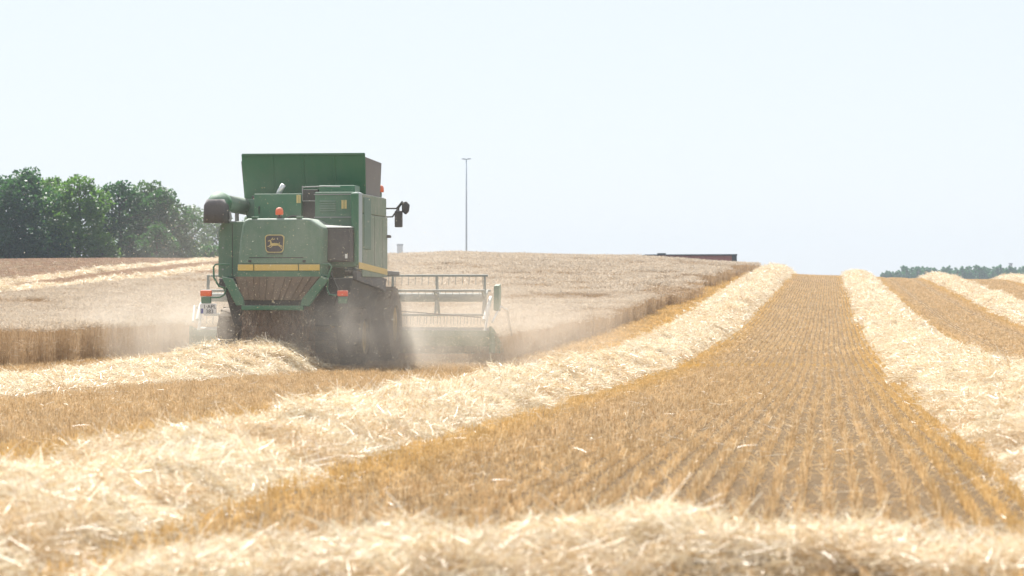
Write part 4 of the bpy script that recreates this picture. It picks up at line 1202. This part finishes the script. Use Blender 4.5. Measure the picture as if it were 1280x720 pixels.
# far wood on the right
protos = [tree_meshes(500 + i, 1.0 * hh, ww, M_LEAF[3], bole=0.02, size=0.6, conifer=False, per=60, nb=16) for i, (hh, ww) in enumerate([(9.8, 5.2), (8.9, 5.8), (10.6, 5.4), (8.0, 5.2)])]
protos = [(a.build('trunk', M_BARK), b) for a, b in protos]
trunk_me = [p[0].data for p in protos]
for p in protos: bpy.data.objects.remove(p[0])
WG = 'trees of the far wood on the right'
pxs = np.concatenate([np.arange(1104, 1330, 5.0), np.arange(1112, 1330, 5.6)])
for i, p in enumerate(pxs):
    d = 1080 + rng.uniform(-18, 18) + (40 if i > 44 else 0)
    x, y = at(p + rng.uniform(-1.5, 1.5), d)
    s = rng.uniform(0.60, 0.72) * (0.75 if p < 1125 else 1.0)
    o = empty('conifer_tree', (x, y, tz(x, y) - 0.1), rng.uniform(0, 6.28))
    o.scale = (s * 1.15, s * 1.15, s)
    tag(o, 'small blue-green tree of the far wood on the right', 'tree', WG)
    k = int(rng.integers(0, 4))
    link_mesh('trunk', trunk_me[k], None, o)
    link_mesh('crown', protos[k][1], None, o)
for px, d, h_, w_, lab in ((780, 330, 1.6, 4.2, 'small dark bush peeping over the wheat left of the brick shed'),
                           (1008, 420, 2.4, 2.6, 'tiny dark bush just over the crest beside the middle stubble lane'),
                           (1092, 420, 2.5, 4.0, 'small dark bush over the crest at the left end of the far wood')):
    plant_tree('bush', px, d, h_, w_, 700 + int(px), M_LEAF[0], lab, 'bush', None, bole=0.02, nb=10, per=80)

# ------------------------------------------------------------------ far structures
def shed():
    xl, yl = at(806, 346); xr, yr = at(921, 346)
    ang = math.atan2(yr - yl, xr - xl); L = math.hypot(xr - xl, yr - yl)
    zb = min(tz(xl, yl), tz(xr, yr)) - 0.3
    top = (360 - 317.6) / F * 346
    o = empty('brick_shed', (xl, yl, zb), ang)
    tag(o, 'long low red brick shed with a dark roof edge beyond the wheat', 'shed')
    H = top - zb
    MB().box(0, L - 0.7, 0, 9, 0, H - 0.20).build('wall', M_BRICK, o)
    MB().hull8([(-0.4, -0.25, H - 0.20), (L + 0.05, -0.25, H - 0.20), (L + 0.05, 9.2, H - 0.20), (-0.4, 9.2, H - 0.20), (0.0, -0.2, H - 0.06), (L + 0.05, -0.2, H), (L + 0.05, 9.2, H + 0.02), (0.0, 9.2, H - 0.04)]).build('roof', M_ROOF, o)
    MB().box(L - 0.7, L, -0.05, 9, 0, H - 0.202).build('gable_wall', M_ROOF, o)
    MB().box(2.0, 3.2, 3, 4, H - 0.05, H + 0.18).build('roof_vent', M_ROOF, o)
shed()
def mast():
    x, y = at(583, 470)
    zb = tz(x, y) - 0.2
    H = (360 - 199) / F * 470 - zb
    o = empty('light_mast', (x, y, zb), 0)
    tag(o, 'tall thin grey light mast with two short arms on top', 'mast')
    MB().lathe([(0.20, 0), (0.17, H * 0.3), (0.13, H * 0.7), (0.10, H)], (0, 0, 0), n=12).build('pole', M_GALV, o, smooth=True)
    MB().tube([(-0.9, 0, H + 0.10), (-0.3, 0, H), (0.3, 0, H), (0.9, 0, H + 0.10)], 0.10, 8).build('crossarm', M_GALV, o)
    for s in (-1, 1):
        MB().box(0.55 * s - 0.3, 0.55 * s + 0.3, -0.25, 0.25, H - 0.02, H + 0.16).build('floodlight', M_GALV, o, 0.03)
mast()
def tower(px0, px1, ytop, d, lab):
    xa, ya = at((px0 + px1) / 2, d)
    w = (px1 - px0) / F * d
    zb = tz(xa, ya) - 0.5
    H = (360 - ytop) / F * d - zb
    o = empty('distant_tower', (xa, ya, zb), YAW)
    tag(o, lab, 'tower')
    MB().box(-w / 2, w / 2, -w / 2, w / 2, 0, H * 0.96).build('wall', M_CONC, o)
    MB().box(-w / 2 - 0.2, w / 2 + 0.2, -w / 2 - 0.2, w / 2 + 0.2, H * 0.96, H).build('roof', M_ROOF, o)
tower(496.5, 503.5, 305, 1500, 'hazy blue-grey block tower just right of the harvester, far off')
tower(1261.5, 1265, 329, 1500, 'slim blue-grey tower rising above the far wood at the right')

# ------------------------------------------------------------------ haze
def haze():
    m, nt, out = nodes('haze_air')
    v = N(nt, 'ShaderNodeVolumePrincipled')
    v.inputs['Color'].default_value = (0.515, 0.60, 0.70, 1)
    v.inputs['Density'].default_value = 0.0003
    v.inputs['Anisotropy'].default_value = 0.0
    nt.links.new(v.outputs[0], out.inputs['Volume'])
    o = MB().box(-1260, 1260, -70, 2460, -6, 48).build('haze', m)
    tag(o, 'pale summer haze over the field', 'haze', kind='stuff')
haze()
